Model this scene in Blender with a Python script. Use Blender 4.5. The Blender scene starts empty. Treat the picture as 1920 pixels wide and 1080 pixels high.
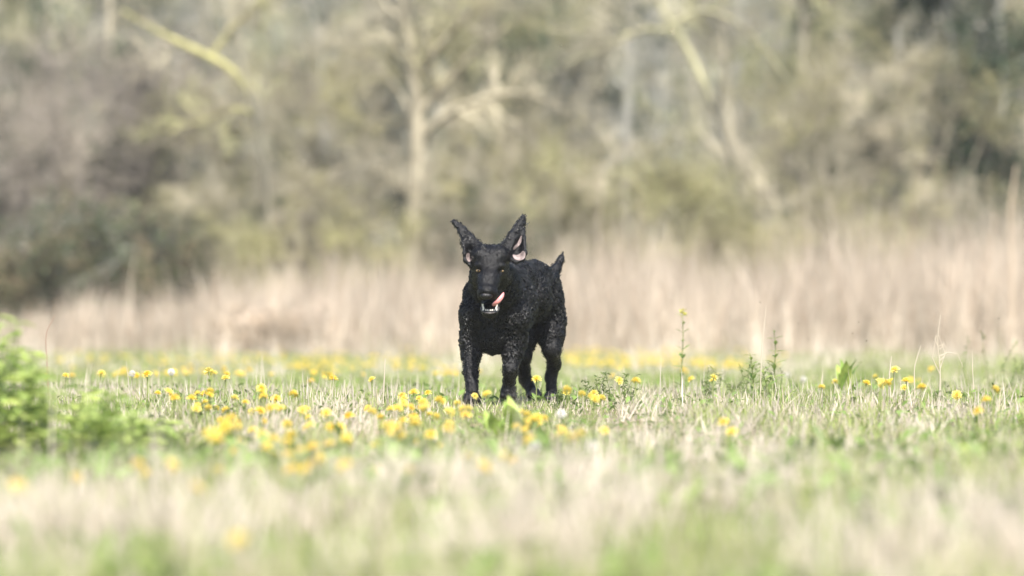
import bpy, bmesh, math, random
import numpy as np
from mathutils import Vector

# ------------------------------------------------------------------ camera, sky, sun, exposure
sc = bpy.context.scene
col = sc.collection
FPX, HOR, CAMH, FOCUS = 6400.0, 430.0, 0.82, 16.0      # lens in px of a 1920 frame, horizon row, eye height
cam_d = bpy.data.cameras.new('camera')
cam_d.sensor_width = 36.0
cam_d.lens = FPX / 1920 * 36.0
cam_d.clip_start, cam_d.clip_end = 0.1, 3000
cam_d.dof.use_dof = True
cam_d.dof.focus_distance = FOCUS - 0.12
cam_d.dof.aperture_fstop = 1.15
cam_d.dof.aperture_blades = 9
cam = bpy.data.objects.new('camera', cam_d)
col.objects.link(cam)
cam.location = (0, 0, CAMH)
cam.rotation_euler = (math.radians(90) - math.atan((540 - HOR) / FPX), 0, 0)
sc.camera = cam

SUN_EL, SUN_AZ = math.radians(53), math.radians(6)    # azimuth: to the right of straight behind the camera
world = bpy.data.worlds.new('World')
sc.world = world
world.use_nodes = True
wn = world.node_tree.nodes
sky = wn.new('ShaderNodeTexSky')
sky.sky_type = 'NISHITA'
sky.sun_disc = False
sky.sun_elevation = SUN_EL
sky.sun_rotation = math.pi - SUN_AZ
sky.air_density, sky.dust_density = 1.0, 2.0
wn['Background'].inputs['Strength'].default_value = 0.105
world.node_tree.links.new(sky.outputs[0], wn['Background'].inputs['Color'])
sun_d = bpy.data.lights.new('sun', 'SUN')
sun_d.energy = 5.0
sun_d.angle = math.radians(0.53)
sun_d.color = (1.0, 0.95, 0.87)
sun = bpy.data.objects.new('sun', sun_d)
col.objects.link(sun)
sdir = Vector((math.sin(SUN_AZ) * math.cos(SUN_EL), -math.cos(SUN_AZ) * math.cos(SUN_EL), math.sin(SUN_EL)))
sun.rotation_euler = sdir.to_track_quat('Z', 'Y').to_euler()
sc.view_settings.view_transform = 'Standard'
sc.view_settings.look = 'None'
sc.view_settings.exposure = 1.03
sc.view_settings.gamma = 1.0
sc.cycles.max_bounces = 6
sc.cycles.use_denoising = True

# ------------------------------------------------------------------ helpers
rng = np.random.default_rng(7)
random.seed(7)

def vnoise(x, y, seed=0):
    """smooth lattice noise, 0..1"""
    x = np.asarray(x, float); y = np.asarray(y, float)
    xi = np.floor(x).astype(np.int64); yi = np.floor(y).astype(np.int64)
    fx = x - xi; fy = y - yi
    fx = fx * fx * (3 - 2 * fx); fy = fy * fy * (3 - 2 * fy)
    def h(a, b):
        n = (a * 374761393 + b * 668265263 + seed * 974711) & 0x7fffffff
        n = ((n ^ (n >> 13)) * 1274126177) & 0x7fffffff
        return ((n ^ (n >> 16)) & 0xffff) / 65535.0
    a = h(xi, yi); b = h(xi + 1, yi); c = h(xi, yi + 1); d = h(xi + 1, yi + 1)
    return (a * (1 - fx) + b * fx) * (1 - fy) + (c * (1 - fx) + d * fx) * fy

def ground_z(x, y):
    y = np.asarray(y, float)
    base = np.interp(y, [0, 15.8, 17.5, 20, 24, 28, 34, 40, 60, 600], [0, 0, -.05, -.15, -.27, -.37, -.45, -.48, -.5, -.5])
    return base + 0.03 * (vnoise(np.asarray(x) * .9, y * .6, 3) - .5) * np.clip(np.abs(y - 16) / 3, .15, 1)

def P(px, py, Y):
    """photo pixel at depth Y -> point in the place"""
    return np.array([(px - 960) * Y / FPX, Y, CAMH + (HOR - py) * Y / FPX])

def on_ground(px, py, hgt):
    """where a thing whose top, hgt above the soil, shows at the pixel is rooted"""
    Y = 16.0
    for _ in range(30):
        Y = FPX * (CAMH - hgt - float(ground_z((px - 960) * Y / FPX, Y))) / (py - HOR) * .5 + Y * .5
    X = (px - 960) * Y / FPX
    return np.array([X, Y, float(ground_z(X, Y))])

def mk(name, V, F, mat, parent=None, colr=None, smooth=True):
    V = np.ascontiguousarray(V, dtype=np.float32).reshape(-1, 3)
    faces = [np.asarray(f, dtype=np.int32) for f in (F if isinstance(F, list) else [F]) if len(f)]
    me = bpy.data.meshes.new(name)
    me.vertices.add(len(V)); me.vertices.foreach_set('co', V.ravel())
    loops = np.concatenate([f.ravel() for f in faces])
    tot = np.concatenate([np.full(len(f), f.shape[1], np.int32) for f in faces])
    st = np.concatenate([[0], np.cumsum(tot)[:-1]]).astype(np.int32)
    me.loops.add(len(loops)); me.loops.foreach_set('vertex_index', loops)
    me.polygons.add(len(tot)); me.polygons.foreach_set('loop_start', st); me.polygons.foreach_set('loop_total', tot)
    me.polygons.foreach_set('use_smooth', np.full(len(tot), smooth))
    me.update(calc_edges=True)
    if colr is not None:
        c = np.ones((len(V), 4), np.float32); c[:, :3] = colr
        at = me.color_attributes.new('tint', 'FLOAT_COLOR', 'POINT')
        at.data.foreach_set('color', c.ravel())
    me.materials.append(mat)
    o = bpy.data.objects.new(name, me)
    col.objects.link(o)
    if parent is not None:
        o.parent = parent
    return o

def empty(name, loc, rz=0.0, s=1.0):
    o = bpy.data.objects.new(name, None)
    o.empty_display_size = .05
    col.objects.link(o)
    o.location = loc; o.rotation_euler = (0, 0, rz); o.scale = (s, s, s)
    return o

def tag(o, label=None, cat=None, group=None, kind=None):
    for k, v in (('label', label), ('category', cat), ('group', group), ('kind', kind)):
        if v: o[k] = v
    return o

def kids(o): return [c for c in bpy.data.objects if c.parent == o]

def copy_tree(o, parent=None, ch=None):
    c = o.copy(); col.objects.link(c); c.parent = parent
    for k in (kids(o) if ch is None else ch):
        copy_tree(k, c)
    return c

def link(nt, a, b): nt.links.new(a, b)

def mat(name, base=(.5, .5, .5), rough=.7, tint=False, noise=0.0, nscale=20.0, spec=.3, trans=0.0, bump=0.0, bscale=60.0,
        base2=None, coat=0.0):
    m = bpy.data.materials.new(name)
    m.use_nodes = True
    nt = m.node_tree; n = nt.nodes
    b = n['Principled BSDF']
    b.inputs['Roughness'].default_value = rough
    b.inputs['Specular IOR Level'].default_value = spec
    if coat: b.inputs['Coat Weight'].default_value = coat
    if tint:
        a = n.new('ShaderNodeAttribute'); a.attribute_name = 'tint'; src = a.outputs['Color']
    else:
        r = n.new('ShaderNodeRGB'); r.outputs[0].default_value = (*base, 1); src = r.outputs[0]
    tc = n.new('ShaderNodeTexCoord')
    if noise or base2:
        t = n.new('ShaderNodeTexNoise'); t.inputs['Scale'].default_value = nscale; t.inputs['Detail'].default_value = 5
        link(nt, tc.outputs['Object'], t.inputs['Vector'])
        mx = n.new('ShaderNodeMix'); mx.data_type = 'RGBA'
        if base2:
            mr = n.new('ShaderNodeMapRange'); mr.inputs[1].default_value = .38; mr.inputs[2].default_value = .62
            link(nt, t.outputs['Fac'], mr.inputs[0]); link(nt, mr.outputs[0], mx.inputs['Factor'])
            link(nt, src, mx.inputs[6]); mx.inputs[7].default_value = (*base2, 1)
        else:
            mx.blend_type = 'MULTIPLY'; mx.inputs['Factor'].default_value = 1
            mr = n.new('ShaderNodeMapRange'); mr.inputs[1].default_value = .25; mr.inputs[2].default_value = .75
            mr.inputs[3].default_value = 1 - noise; mr.inputs[4].default_value = 1 + noise
            link(nt, t.outputs['Fac'], mr.inputs[0])
            link(nt, src, mx.inputs[6]); link(nt, mr.outputs[0], mx.inputs[7])
        src = mx.outputs[2]
    link(nt, src, b.inputs['Base Color'])
    if bump:
        t2 = n.new('ShaderNodeTexNoise'); t2.inputs['Scale'].default_value = bscale; t2.inputs['Detail'].default_value = 4
        link(nt, tc.outputs['Object'], t2.inputs['Vector'])
        bp = n.new('ShaderNodeBump'); bp.inputs['Strength'].default_value = bump; bp.inputs['Distance'].default_value = .01
        link(nt, t2.outputs['Fac'], bp.inputs['Height']); link(nt, bp.outputs[0], b.inputs['Normal'])
    if trans:
        tr = n.new('ShaderNodeBsdfTranslucent'); link(nt, src, tr.inputs['Color'])
        ms = n.new('ShaderNodeMixShader'); ms.inputs[0].default_value = trans
        link(nt, b.outputs[0], ms.inputs[1]); link(nt, tr.outputs[0], ms.inputs[2])
        link(nt, ms.outputs[0], n['Material Output'].inputs['Surface'])
    return m

M = {
    'soil': mat('soil_and_litter', (.20, .165, .10), .95, base2=(.13, .16, .05), nscale=3.0, bump=.6, bscale=40),
    'grass': mat('grass_blades', tint=True, rough=.55, trans=.35, spec=.35),
    'straw': mat('dry_straw', tint=True, rough=.6, trans=.2, spec=.3),
    'leaf': mat('leaf_green', tint=True, rough=.5, trans=.35, spec=.35, noise=.25, nscale=40),
    'bark': mat('bark', tint=True, rough=.9, noise=.3, nscale=6, bump=.5, bscale=25),
    'twig': mat('twigs', tint=True, rough=.85),
    'hill': mat('hill_scrub', (.17, .155, .12), .95, base2=(.10, .12, .07), nscale=.35, bump=.5, bscale=3),
    'petal': mat('dandelion_petals', (.87, .74, .17), .6, base2=(.86, .66, .10), nscale=90, trans=.25),
    'fluff': mat('seed_fluff', (.8, .78, .74), .9, trans=.4),
    'stalk': mat('flower_stalk', (.24, .28, .10), .6, noise=.2, nscale=60, trans=.15),
    'coat': mat('black_coat', (.0035, .0035, .0045), .36, spec=.32, bump=.5, bscale=220, noise=.4, nscale=30),
    'curl': mat('black_curls', (.0035, .0035, .0045), .23, spec=.75),
    'nose': mat('wet_nose', (.007, .007, .008), .3, spec=.5, bump=.3, bscale=500),
    'nostril': mat('nostril', (.003, .003, .003), .8),
    'iris': mat('amber_iris', (.20, .135, .065), .12, spec=.6, coat=.6),
    'pupil': mat('pupil', (.004, .004, .004), .1, spec=.6),
    'tongue': mat('tongue', (.62, .24, .24), .35, spec=.5, noise=.15, nscale=120),
    'skin': mat('pink_ear_skin', (.20, .16, .155), .6, noise=.6, nscale=38),
    'lip': mat('grey_lip', (.06, .054, .056), .4, spec=.4, noise=.5, nscale=150),
    'tooth': mat('tooth', (.78, .76, .70), .3),
    'mouth': mat('mouth_lining', (.02, .010, .011), .5),
    'midge': mat('midge', (.05, .04, .03), .7),
}

def vary(m, lo_, hi_):
    """every copy of the thing gets a shade of its own"""
    nt = m.node_tree; b = nt.nodes['Principled BSDF']
    src = b.inputs['Base Color'].links[0].from_socket
    oi = nt.nodes.new('ShaderNodeObjectInfo'); rp = nt.nodes.new('ShaderNodeMix'); rp.data_type = 'RGBA'
    rp.inputs[6].default_value = (*lo_, 1); rp.inputs[7].default_value = (*hi_, 1)
    mu = nt.nodes.new('ShaderNodeMix'); mu.data_type = 'RGBA'; mu.blend_type = 'MULTIPLY'; mu.inputs['Factor'].default_value = 1
    link(nt, oi.outputs['Random'], rp.inputs['Factor']); link(nt, src, mu.inputs[6]); link(nt, rp.outputs[2], mu.inputs[7])
    link(nt, mu.outputs[2], b.inputs['Base Color'])
    for n_ in nt.nodes:
        if n_.type == 'BSDF_TRANSLUCENT': link(nt, mu.outputs[2], n_.inputs['Color'])
vary(M['petal'], (1.0, .96, .9), (1.0, 1.07, 1.7))
vary(M['leaf'], (.8, .85, .75), (1.3, 1.15, 1.1))

def tubes(pts, rad, S=3):
    """batch of tubes: pts (N,K,3), rad (N,K) -> verts, quads"""
    N, K, _ = pts.shape
    tan = np.gradient(pts, axis=1)
    tan /= np.linalg.norm(tan, axis=2, keepdims=True) + 1e-9
    ref = np.where(np.abs(tan[:, :1, 2:3]) > .8, np.array([[[1., .2, 0]]]), np.array([[[.1, .2, 1.]]]))
    a = np.cross(tan, np.broadcast_to(ref, tan.shape)); a /= np.linalg.norm(a, axis=2, keepdims=True) + 1e-9
    b = np.cross(tan, a)
    th = np.arange(S) * 2 * np.pi / S
    V = pts[:, :, None, :] + rad[:, :, None, None] * (a[:, :, None, :] * np.cos(th)[None, None, :, None] + b[:, :, None, :] * np.sin(th)[None, None, :, None])
    i = np.arange(N)[:, None, None] * (K * S) + np.arange(K - 1)[None, :, None] * S
    s = np.arange(S)[None, None, :]; s2 = (s + 1) % S
    F = np.stack([i + s, i + s2, i + S + s2, i + S + s], axis=3).reshape(-1, 4)
    return V.reshape(-1, 3), F

class Soup:
    """collects batches of geometry with a tint per vertex"""
    def __init__(s): s.V = []; s.Q = []; s.T = []; s.C = []; s.n = 0
    def add(s, V, F, c):
        V = np.asarray(V).reshape(-1, 3); F = np.asarray(F)
        (s.Q if F.shape[1] == 4 else s.T).append(F + s.n)
        s.V.append(V); s.n += len(V)
        c = np.asarray(c, float)
        s.C.append(np.broadcast_to(c, (len(V), 3)) if c.ndim == 1 else c)
    def build(s, name, m, parent=None, smooth=True):
        F = []
        if s.Q: F.append(np.concatenate(s.Q))
        if s.T: F.append(np.concatenate(s.T))
        return mk(name, np.concatenate(s.V), F, m, parent, np.concatenate(s.C), smooth)

def leaf_batch(pos, dirv, L, W, sag=.2, fold=.15, r=rng):
    """batch of pointed leaves: 7 verts, 2 quads + 2 tris each -> verts, tris"""
    N = len(pos)
    d = dirv / (np.linalg.norm(dirv, axis=1, keepdims=True) + 1e-9)
    up = np.array([0, 0, 1.]) + r.normal(0, .35, (N, 3))
    sd = np.cross(d, up); sd /= np.linalg.norm(sd, axis=1, keepdims=True) + 1e-9
    nn = np.cross(sd, d)
    L = np.broadcast_to(L, N)[:, None]; W = np.broadcast_to(W, N)[:, None]
    g = np.array([0, 0, -1.])
    c0 = pos; c1 = pos + d * L * .45 + g * L * sag * .2; c2 = pos + d * L + g * L * sag
    l = c1 + sd * W * .5 + nn * W * fold; rr = c1 - sd * W * .5 + nn * W * fold
    q = pos + d * L * .75 + g * L * sag * .55
    l2 = q + sd * W * .33 + nn * W * fold * .6; r2 = q - sd * W * .33 + nn * W * fold * .6
    V = np.stack([c0, l, rr, c1, l2, r2, c2, q], axis=1).reshape(-1, 3)
    T = np.array([[0, 3, 1], [0, 2, 3], [1, 3, 7], [1, 7, 4], [3, 2, 5], [3, 5, 7], [4, 7, 6], [7, 5, 6]])
    F = (np.arange(N)[:, None, None] * 8 + T[None]).reshape(-1, 3)
    return V, F

def leaf_mesh(name, L, W, m, tint, sag=.25, fold=.12, wave=.0, seed=0):
    """one single leaf mesh, lying along +X from the origin"""
    r = np.random.default_rng(seed)
    K = 6
    t = np.linspace(0, 1, K)
    w = W * .5 * np.array([.14, .62, 1.0, .92, .55, .04])
    z = -sag * L * t ** 2 + .12 * L * t
    V = []
    for i in range(K):
        for s in (-1, 0, 1):
            V.append((t[i] * L, s * w[i], z[i] + abs(s) * w[i] * fold * 2 + wave * W * math.sin(i * 2.1 + s * 1.3) * abs(s)))
    F = [(i * 3 + s, (i + 1) * 3 + s, (i + 1) * 3 + s + 1, i * 3 + s + 1) for i in range(K - 1) for s in (0, 1)]
    me_o = mk(name, np.array(V), np.array(F), m, None, np.array(tint) * r.uniform(.85, 1.15, (len(V), 1)))
    me = me_o.data
    bpy.data.objects.remove(me_o)
    return me

def add_mesh_obj(name, me, parent, loc, rot, s=1.0):
    o = bpy.data.objects.new(name, me); col.objects.link(o); o.parent = parent
    o.location = loc; o.rotation_euler = rot; o.scale = (s, s, s) if np.isscalar(s) else s
    return o

# ------------------------------------------------------------------ the setting: ground, hill
gx = np.concatenate([[-320, -160, -80, -40, -20], np.linspace(-12, 12, 97), [20, 40, 80, 160, 320]])
gy = np.concatenate([[-60, -30, -15, -3], np.linspace(0, 48, 161), [55, 70, 100, 200, 400]])
GX, GY = np.meshgrid(gx, gy)
V = np.stack([GX, GY, ground_z(GX, GY)], axis=2).reshape(-1, 3)
nx, ny = len(gx), len(gy)
ii = (np.arange(ny - 1)[:, None] * nx + np.arange(nx - 1)[None]).reshape(-1)
tag(mk('ground', V, np.stack([ii, ii + 1, ii + nx + 1, ii + nx], axis=1), M['soil']), 'meadow soil under the grass and flowers', 'ground', kind='structure')

hx = np.linspace(-160, 160, 161); hy = np.linspace(84, 190, 40)
HX, HY = np.meshgrid(hx, hy)
HZ = -1 + 17 * np.clip((HY - 84) / 60, 0, 1) ** .8 + 2.5 * (vnoise(HX * .06, HY * .06, 9) - .5) * np.clip((HY - 84) / 10, 0, 1) + .9 * vnoise(HX * .5, HY * .5, 4) * np.clip((HY - 84) / 10, 0, 1)
ii = (np.arange(39)[:, None] * 161 + np.arange(160)[None]).reshape(-1)
tag(mk('hill', np.stack([HX, HY, HZ], axis=2).reshape(-1, 3), np.stack([ii, ii + 1, ii + 162, ii + 161], axis=1), M['hill']), 'low scrubby rise beyond the wood', 'hill', kind='structure')

# ------------------------------------------------------------------ trees
def spawn(pts, rad, per, L, ang, k, up, r, tmin=.2, tmax=1.0, rs=.55, wob=.18, end=.25, lvar=.4):
    N, K, _ = pts.shape
    n = N * per
    par = np.repeat(np.arange(N), per)
    t = r.uniform(tmin, tmax, n) * (K - 1)
    i0 = np.minimum(t.astype(int), K - 2); f = (t - i0)[:, None]
    p = pts[par, i0] * (1 - f) + pts[par, i0 + 1] * f
    r0 = (rad[par, i0] * (1 - f[:, 0]) + rad[par, i0 + 1] * f[:, 0]) * rs
    tan = pts[par, i0 + 1] - pts[par, i0]; tan /= np.linalg.norm(tan, axis=1, keepdims=True) + 1e-9
    q = r.normal(0, 1, (n, 3)); q -= tan * (q * tan).sum(1, keepdims=True); q /= np.linalg.norm(q, axis=1, keepdims=True) + 1e-9
    a = r.normal(ang, .22, n)[:, None]
    d = tan * np.cos(a) + q * np.sin(a)
    Ln = (L * r.uniform(1 - lvar, 1 + lvar, n) * (1.15 - .5 * t / (K - 1)))[:, None] / (k - 1)
    out = np.empty((n, k, 3)); out[:, 0] = p
    for j in range(1, k):
        d = d + r.normal(0, wob, (n, 3)) + np.array([0, 0, up])
        d /= np.linalg.norm(d, axis=1, keepdims=True)
        out[:, j] = out[:, j - 1] + d * Ln
    rr = r0[:, None] * np.linspace(1, end, k)[None]
    return out, rr

def poly(points, radii, K=12, soft=2):
    """smooth curve through a few points"""
    p = np.array(points, float); r_ = np.array(radii, float)
    t = np.linspace(0, len(p) - 1, K); i = np.arange(len(p))
    q = np.stack([np.interp(t, i, p[:, c]) for c in range(3)], axis=1)
    for _ in range(soft):
        q[1:-1] = .25 * q[:-2] + .5 * q[1:-1] + .25 * q[2:]
    return q, np.interp(t, i, r_)

def tints(base, n, per, r, var=.25, alt=None, frac=.3):
    b = np.tile(np.array(base, float), (n, 1))
    if alt is not None:
        m = r.uniform(0, 1, n) < frac
        b[m] = np.array(alt)
    b *= r.uniform(1 - var, 1 + var, (n, 1))
    return np.repeat(b, per, axis=0)

TAN, LICHEN, GREY, PURPLE, BROWN = (.36, .325, .245), (.37, .36, .19), (.30, .295, .265), (.265, .235, .205), (.26, .205, .135)

def make_tree(name, stems, bark, twig, twig2, seed, limbs=7, limb_len=1.7, branch=7, twigs=8, twig_len=.45, tw_r=.0042, leaves=None, nleaf=0, leaf_size=.05,
              limb_min=.15, up=.05, extra_limbs=(), low=None, ivy_clumps=0):
    r = np.random.default_rng(seed)
    root = empty(name, (0, 0, 0))
    tr = Soup(); cr = Soup()
    sp = np.stack([s[0] for s in stems]); sr = np.stack([s[1] for s in stems])
    V, F = tubes(sp, sr, 8)
    cs = tints(bark, len(sp), sp.shape[1] * 8, r, .1)
    if low is not None:                  # lichen only covers the upper bough
        f = np.repeat(np.clip((np.arange(sp.shape[1]) / (sp.shape[1] - 1) - .45) / .07, 0, 1), 8)[:, None]
        cs = np.tile(np.array(low), (len(cs), 1)) * (1 - f) + cs * f
    tr.add(V, F, cs)
    lp, lr = spawn(sp, sr, limbs, limb_len, .85, 9, up, r, tmin=limb_min, rs=.6, wob=.16)
    if extra_limbs:
        ep = np.stack([poly(a, b, 9)[0] for a, b in extra_limbs]); er = np.stack([poly(a, b, 9)[1] for a, b in extra_limbs])
        lp = np.concatenate([lp, ep]); lr = np.concatenate([lr, er])
    V, F = tubes(lp, lr, 6)
    cl = tints(bark, len(lp), 9 * 6, r, .15)
    if low is not None: cl[:54 * limbs * len(sp)] = np.array(low) * 1.3
    tr.add(V, F, cl)
    if extra_limbs:                      # let the drawn limbs carry more twigs
        lp = np.concatenate([lp, ep]); lr = np.concatenate([lr, er])
    bp, br = spawn(lp, lr, branch, limb_len * .48, .75, 6, up * .5, r, tmin=.1, rs=.5)
    br = np.maximum(br, .006)
    nl_ = len(lp)
    lc = tints(twig, nl_, 1, r, .1, twig2, .35) * np.clip(r.lognormal(-.05, .42, (nl_, 1)), .4, 1.5)          # every limb has its own shade of twigs
    def shade(m): return np.repeat(np.repeat(lc, m // nl_, axis=0) * r.uniform(.75, 1.25, (m, 1)), 1, axis=0)
    V, F = tubes(bp, br, 4); cr.add(V, F, np.repeat(shade(len(bp)), 24, axis=0))
    tp, t_r = spawn(bp, br, twigs, twig_len, .7, 4, 0, r, tmin=.05, rs=.6, wob=.22)
    t_r = np.clip(t_r, tw_r * .6, tw_r * 1.4)
    V, F = tubes(tp, t_r, 3); cr.add(V, F, np.repeat(shade(len(tp)), 12, axis=0))
    up_, ur = spawn(tp, t_r, 3, twig_len * .45, .7, 3, 0, r, tmin=.2, rs=.8, wob=.25)
    ur = np.maximum(ur, tw_r * .55)
    V, F = tubes(up_, ur, 3); cr.add(V, F, np.repeat(shade(len(up_)), 9, axis=0))
    tr.build('trunk', M['bark'], root)
    cr.build('crown', M['twig'], root)
    if ivy_clumps:                       # dark ivy hanging in clumps on the limbs
        iv = Soup()
        lpp = lp.reshape(-1, 3); cc = lpp[r.integers(0, len(lpp), ivy_clumps)]
        m_ = 170; sg = r.uniform(.08, .2, ivy_clumps)
        pos = (cc[:, None] + r.normal(0, 1, (ivy_clumps, m_, 3)) * sg[:, None, None] * np.array([1, 1, 1.3])).reshape(-1, 3)
        V, F = leaf_batch(pos, r.normal(0, 1, (len(pos), 3)), .06 * r.uniform(.7, 1.3, len(pos)), .04, r=r)
        iv.add(V, F, tints((.06, .095, .05), len(pos), 8, r, .35))
        iv.build('ivy', M['leaf'], root)
    if leaves is not None:
        lv = Soup()
        src = up_.reshape(-1, 3)
        idx = r.integers(0, len(src), nleaf)
        V, F = leaf_batch(src[idx] + r.normal(0, .03, (nleaf, 3)), r.normal(0, 1, (nleaf, 3)), leaf_size * r.uniform(.6, 1.3, nleaf), leaf_size * .55, r=r)
        lv.add(V, F, tints(leaves, nleaf, 8, r, .35))
        lv.build('foliage', M['leaf'], root)
    return root

def rel(px, py, Y, base): return P(px, py, Y) - base

def straight_stem(h, r0, lean, seed, K=12):
    r = np.random.default_rng(seed)
    pts = [(0, 0, -.1)]
    x = y = 0
    for i in range(1, 5):
        x += lean[0] * h / 4 + r.normal(0, .06); y += lean[1] * h / 4 + r.normal(0, .06)
        pts.append((x, y, h * i / 4))
    return poly(pts, [r0, r0 * .85, r0 * .65, r0 * .42, r0 * .12], K)

def place(o, px, Y, rz=0.0, s=1.0):
    X = (px - 960) * Y / FPX
    o.location = (X, Y, float(ground_z(X, Y)) - .02); o.rotation_euler = (0, 0, rz); o.scale = (s, s, s)
    return o

# the pale tree behind the dog: trunk and limbs follow the photograph
Y0 = 42.0
bX = (777 - 960) * Y0 / FPX
b0 = np.array([bX, Y0, float(ground_z(bX, Y0))])
def seg(pxs, dy=None): return [rel(px, py, Y0 + (0 if dy is None else dy * i), b0) for i, (px, py) in enumerate(pxs)]
main_stem = poly([(0, 0, -.1)] + seg([(776, 470), (781, 390), (785, 310), (785, 250), (782, 190), (777, 130), (766, 70), (756, 10), (740, -90), (735, -220)]),
                 [.15, .125, .118, .11, .105, .09, .078, .066, .06, .045, .02], 22)
lims = [(seg([(788, 258), (815, 228), (850, 203), (905, 182), (965, 165), (1015, 175), (1075, 215)], -.12), [.07, .062, .052, .04, .026, .014, .005]),
        (seg([(786, 212), (812, 185), (838, 152), (866, 118), (905, 82), (985, 30)], -.08), [.066, .06, .054, .046, .034, .014]),
        (seg([(780, 150), (802, 110), (830, 78), (860, 52), (900, 5), (930, -40)], -.15), [.05, .045, .04, .033, .025, .01]),
        (seg([(783, 240), (760, 190), (735, 150), (700, 110), (660, 85), (610, 80)], .2), [.03, .028, .025, .02, .015, .008]),
        (seg([(781, 385), (750, 345), (715, 320), (680, 305), (650, 300), (620, 330)], -.2), [.018, .016, .014, .012, .01, .006])]
t = make_tree('pale_tree', [main_stem], (.335, .30, .22), (.37, .335, .245), (.40, .37, .22), 11, limbs=4, limb_len=1.3, branch=8, twigs=7, limb_min=.5, extra_limbs=lims)
t.location = b0
tag(t, 'pale bare tree with forked branching trunk directly behind the dog', 'tree')

# the tree with the yellow lichened bough, left of the pale tree
Y0 = 40.0
bX = (500 - 960) * Y0 / FPX
b0 = np.array([bX, Y0, float(ground_z(bX, Y0))])
st = poly([(0, 0, -.1)] + seg([(505, 430), (500, 330), (485, 230), (455, 138), (400, 110), (350, 86), (300, 62), (230, 20)]), [.03, .028, .026, .030, .044, .048, .042, .03, .012], 22)
lims = [(seg([(398, 104), (415, 76), (438, 50), (462, 26), (490, -5), (510, -40)]), [.03, .028, .025, .02, .014, .007]),
        (seg([(480, 215), (440, 190), (410, 215), (385, 235), (350, 225), (310, 250)]), [.028, .026, .022, .018, .014, .008])]
t = make_tree('lichened_tree', [st], (.39, .37, .17), (.33, .295, .215), LICHEN, 12, low=(.17, .16, .12), limbs=6, limb_len=1.2, branch=6, twigs=7, limb_min=.2, extra_limbs=lims)
t.location = b0
tag(t, 'leaning bare tree with a bright yellow lichened bough', 'tree')

# the bent tree at right
Y0 = 41.0
bX = (1385 - 960) * Y0 / FPX
b0 = np.array([bX, Y0, float(ground_z(bX, Y0))])
st = poly([(0, 0, -.1)] + seg([(1392, 430), (1385, 330), (1350, 235), (1325, 165), (1290, 95), (1255, 40), (1225, -10), (1200, -60)]), [.03, .03, .032, .042, .052, .05, .042, .03, .012], 22)
lims = [(seg([(1270, 62), (1225, 48), (1185, 60), (1150, 75), (1110, 100), (1060, 120)]), [.034, .032, .028, .024, .018, .008]),
        (seg([(1262, 48), (1300, 14), (1345, 18), (1395, 48), (1440, 95), (1490, 170)]), [.034, .032, .028, .024, .018, .008])]
t = make_tree('bent_tree', [st], (.36, .345, .215), (.34, .315, .23), LICHEN, 13, low=(.17, .16, .125), limbs=7, limb_len=1.4, branch=7, twigs=8, limb_min=.2, extra_limbs=lims)
t.location = b0
tag(t, 'bent bare tree whose yellowish boughs arch apart near the top edge', 'tree')

# kinds that are repeated
tanA = make_tree('bare_tree', [straight_stem(5.6, .11, (.05, .03), 1), straight_stem(4.8, .08, (-.14, .08), 2)], TAN, TAN, LICHEN, 21, limbs=9, limb_len=1.5, branch=8, twigs=7, ivy_clumps=12)
tanB = make_tree('bare_tree', [straight_stem(6.0, .10, (-.05, .02), 3), straight_stem(4.6, .05, (.2, -.05), 4)], GREY, TAN, GREY, 22, limbs=9, limb_len=1.6, branch=8, twigs=7, ivy_clumps=9)
purp = make_tree('thorn_thicket', [straight_stem(3.0, .035, (a, b), 30 + i) for i, (a, b) in enumerate([(.0, 0), (.3, .1), (-.3, .05), (.15, -.2), (-.15, .2), (.5, 0), (-.5, 0)])],
                 PURPLE, PURPLE, (.30, .265, .215), 23, limbs=7, limb_len=1.0, branch=6, twigs=9, twig_len=.35, limb_min=.05, ivy_clumps=9)
hazel = make_tree('hazel_shrub', [straight_stem(3.3, .03, (a, b), 40 + i) for i, (a, b) in enumerate([(.02, 0), (.2, .1), (-.22, .05), (.1, -.15), (-.1, .15), (.36, 0), (-.38, 0)])],
                  TAN, TAN, (.44, .41, .22), 24, limbs=7, limb_len=.9, branch=6, twigs=8, twig_len=.35, limb_min=.05, ivy_clumps=7)
willow = make_tree('willow_shrub', [straight_stem(2.0, .022, (a, b), 50 + i) for i, (a, b) in enumerate([(.0, 0), (.25, .1), (-.25, .05), (.12, -.2), (-.15, .2), (.5, 0), (-.5, 0)])],
                   (.34, .32, .19), (.37, .345, .20), (.40, .385, .19), 25, limbs=7, limb_len=.7, branch=6, twigs=6, twig_len=.3, limb_min=.05, leaves=(.31, .315, .155), nleaf=2600, leaf_size=.045)
ivy = make_tree('ivy_clad_tree', [straight_stem(5.4, .11, (.02, .02), 60), straight_stem(4.8, .07, (-.18, .0), 61)], GREY, (.22, .21, .17), GREY, 26, limbs=9, limb_len=1.1, branch=7, twigs=5,
                leaves=(.045, .075, .04), nleaf=11000, leaf_size=.085)
bram = make_tree('bramble_bush', [straight_stem(1.1, .014, (a, b), 70 + i) for i, (a, b) in enumerate([(.0, 0), (.45, .1), (-.45, .05), (.2, -.3), (-.2, .3), (.9, 0), (-.9, 0)])],
                 BROWN, BROWN, GREY, 27, limbs=7, limb_len=.7, branch=6, twigs=4, twig_len=.25, limb_min=.05, up=-.05, leaves=(.085, .12, .06), nleaf=6000, leaf_size=.06)

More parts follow.
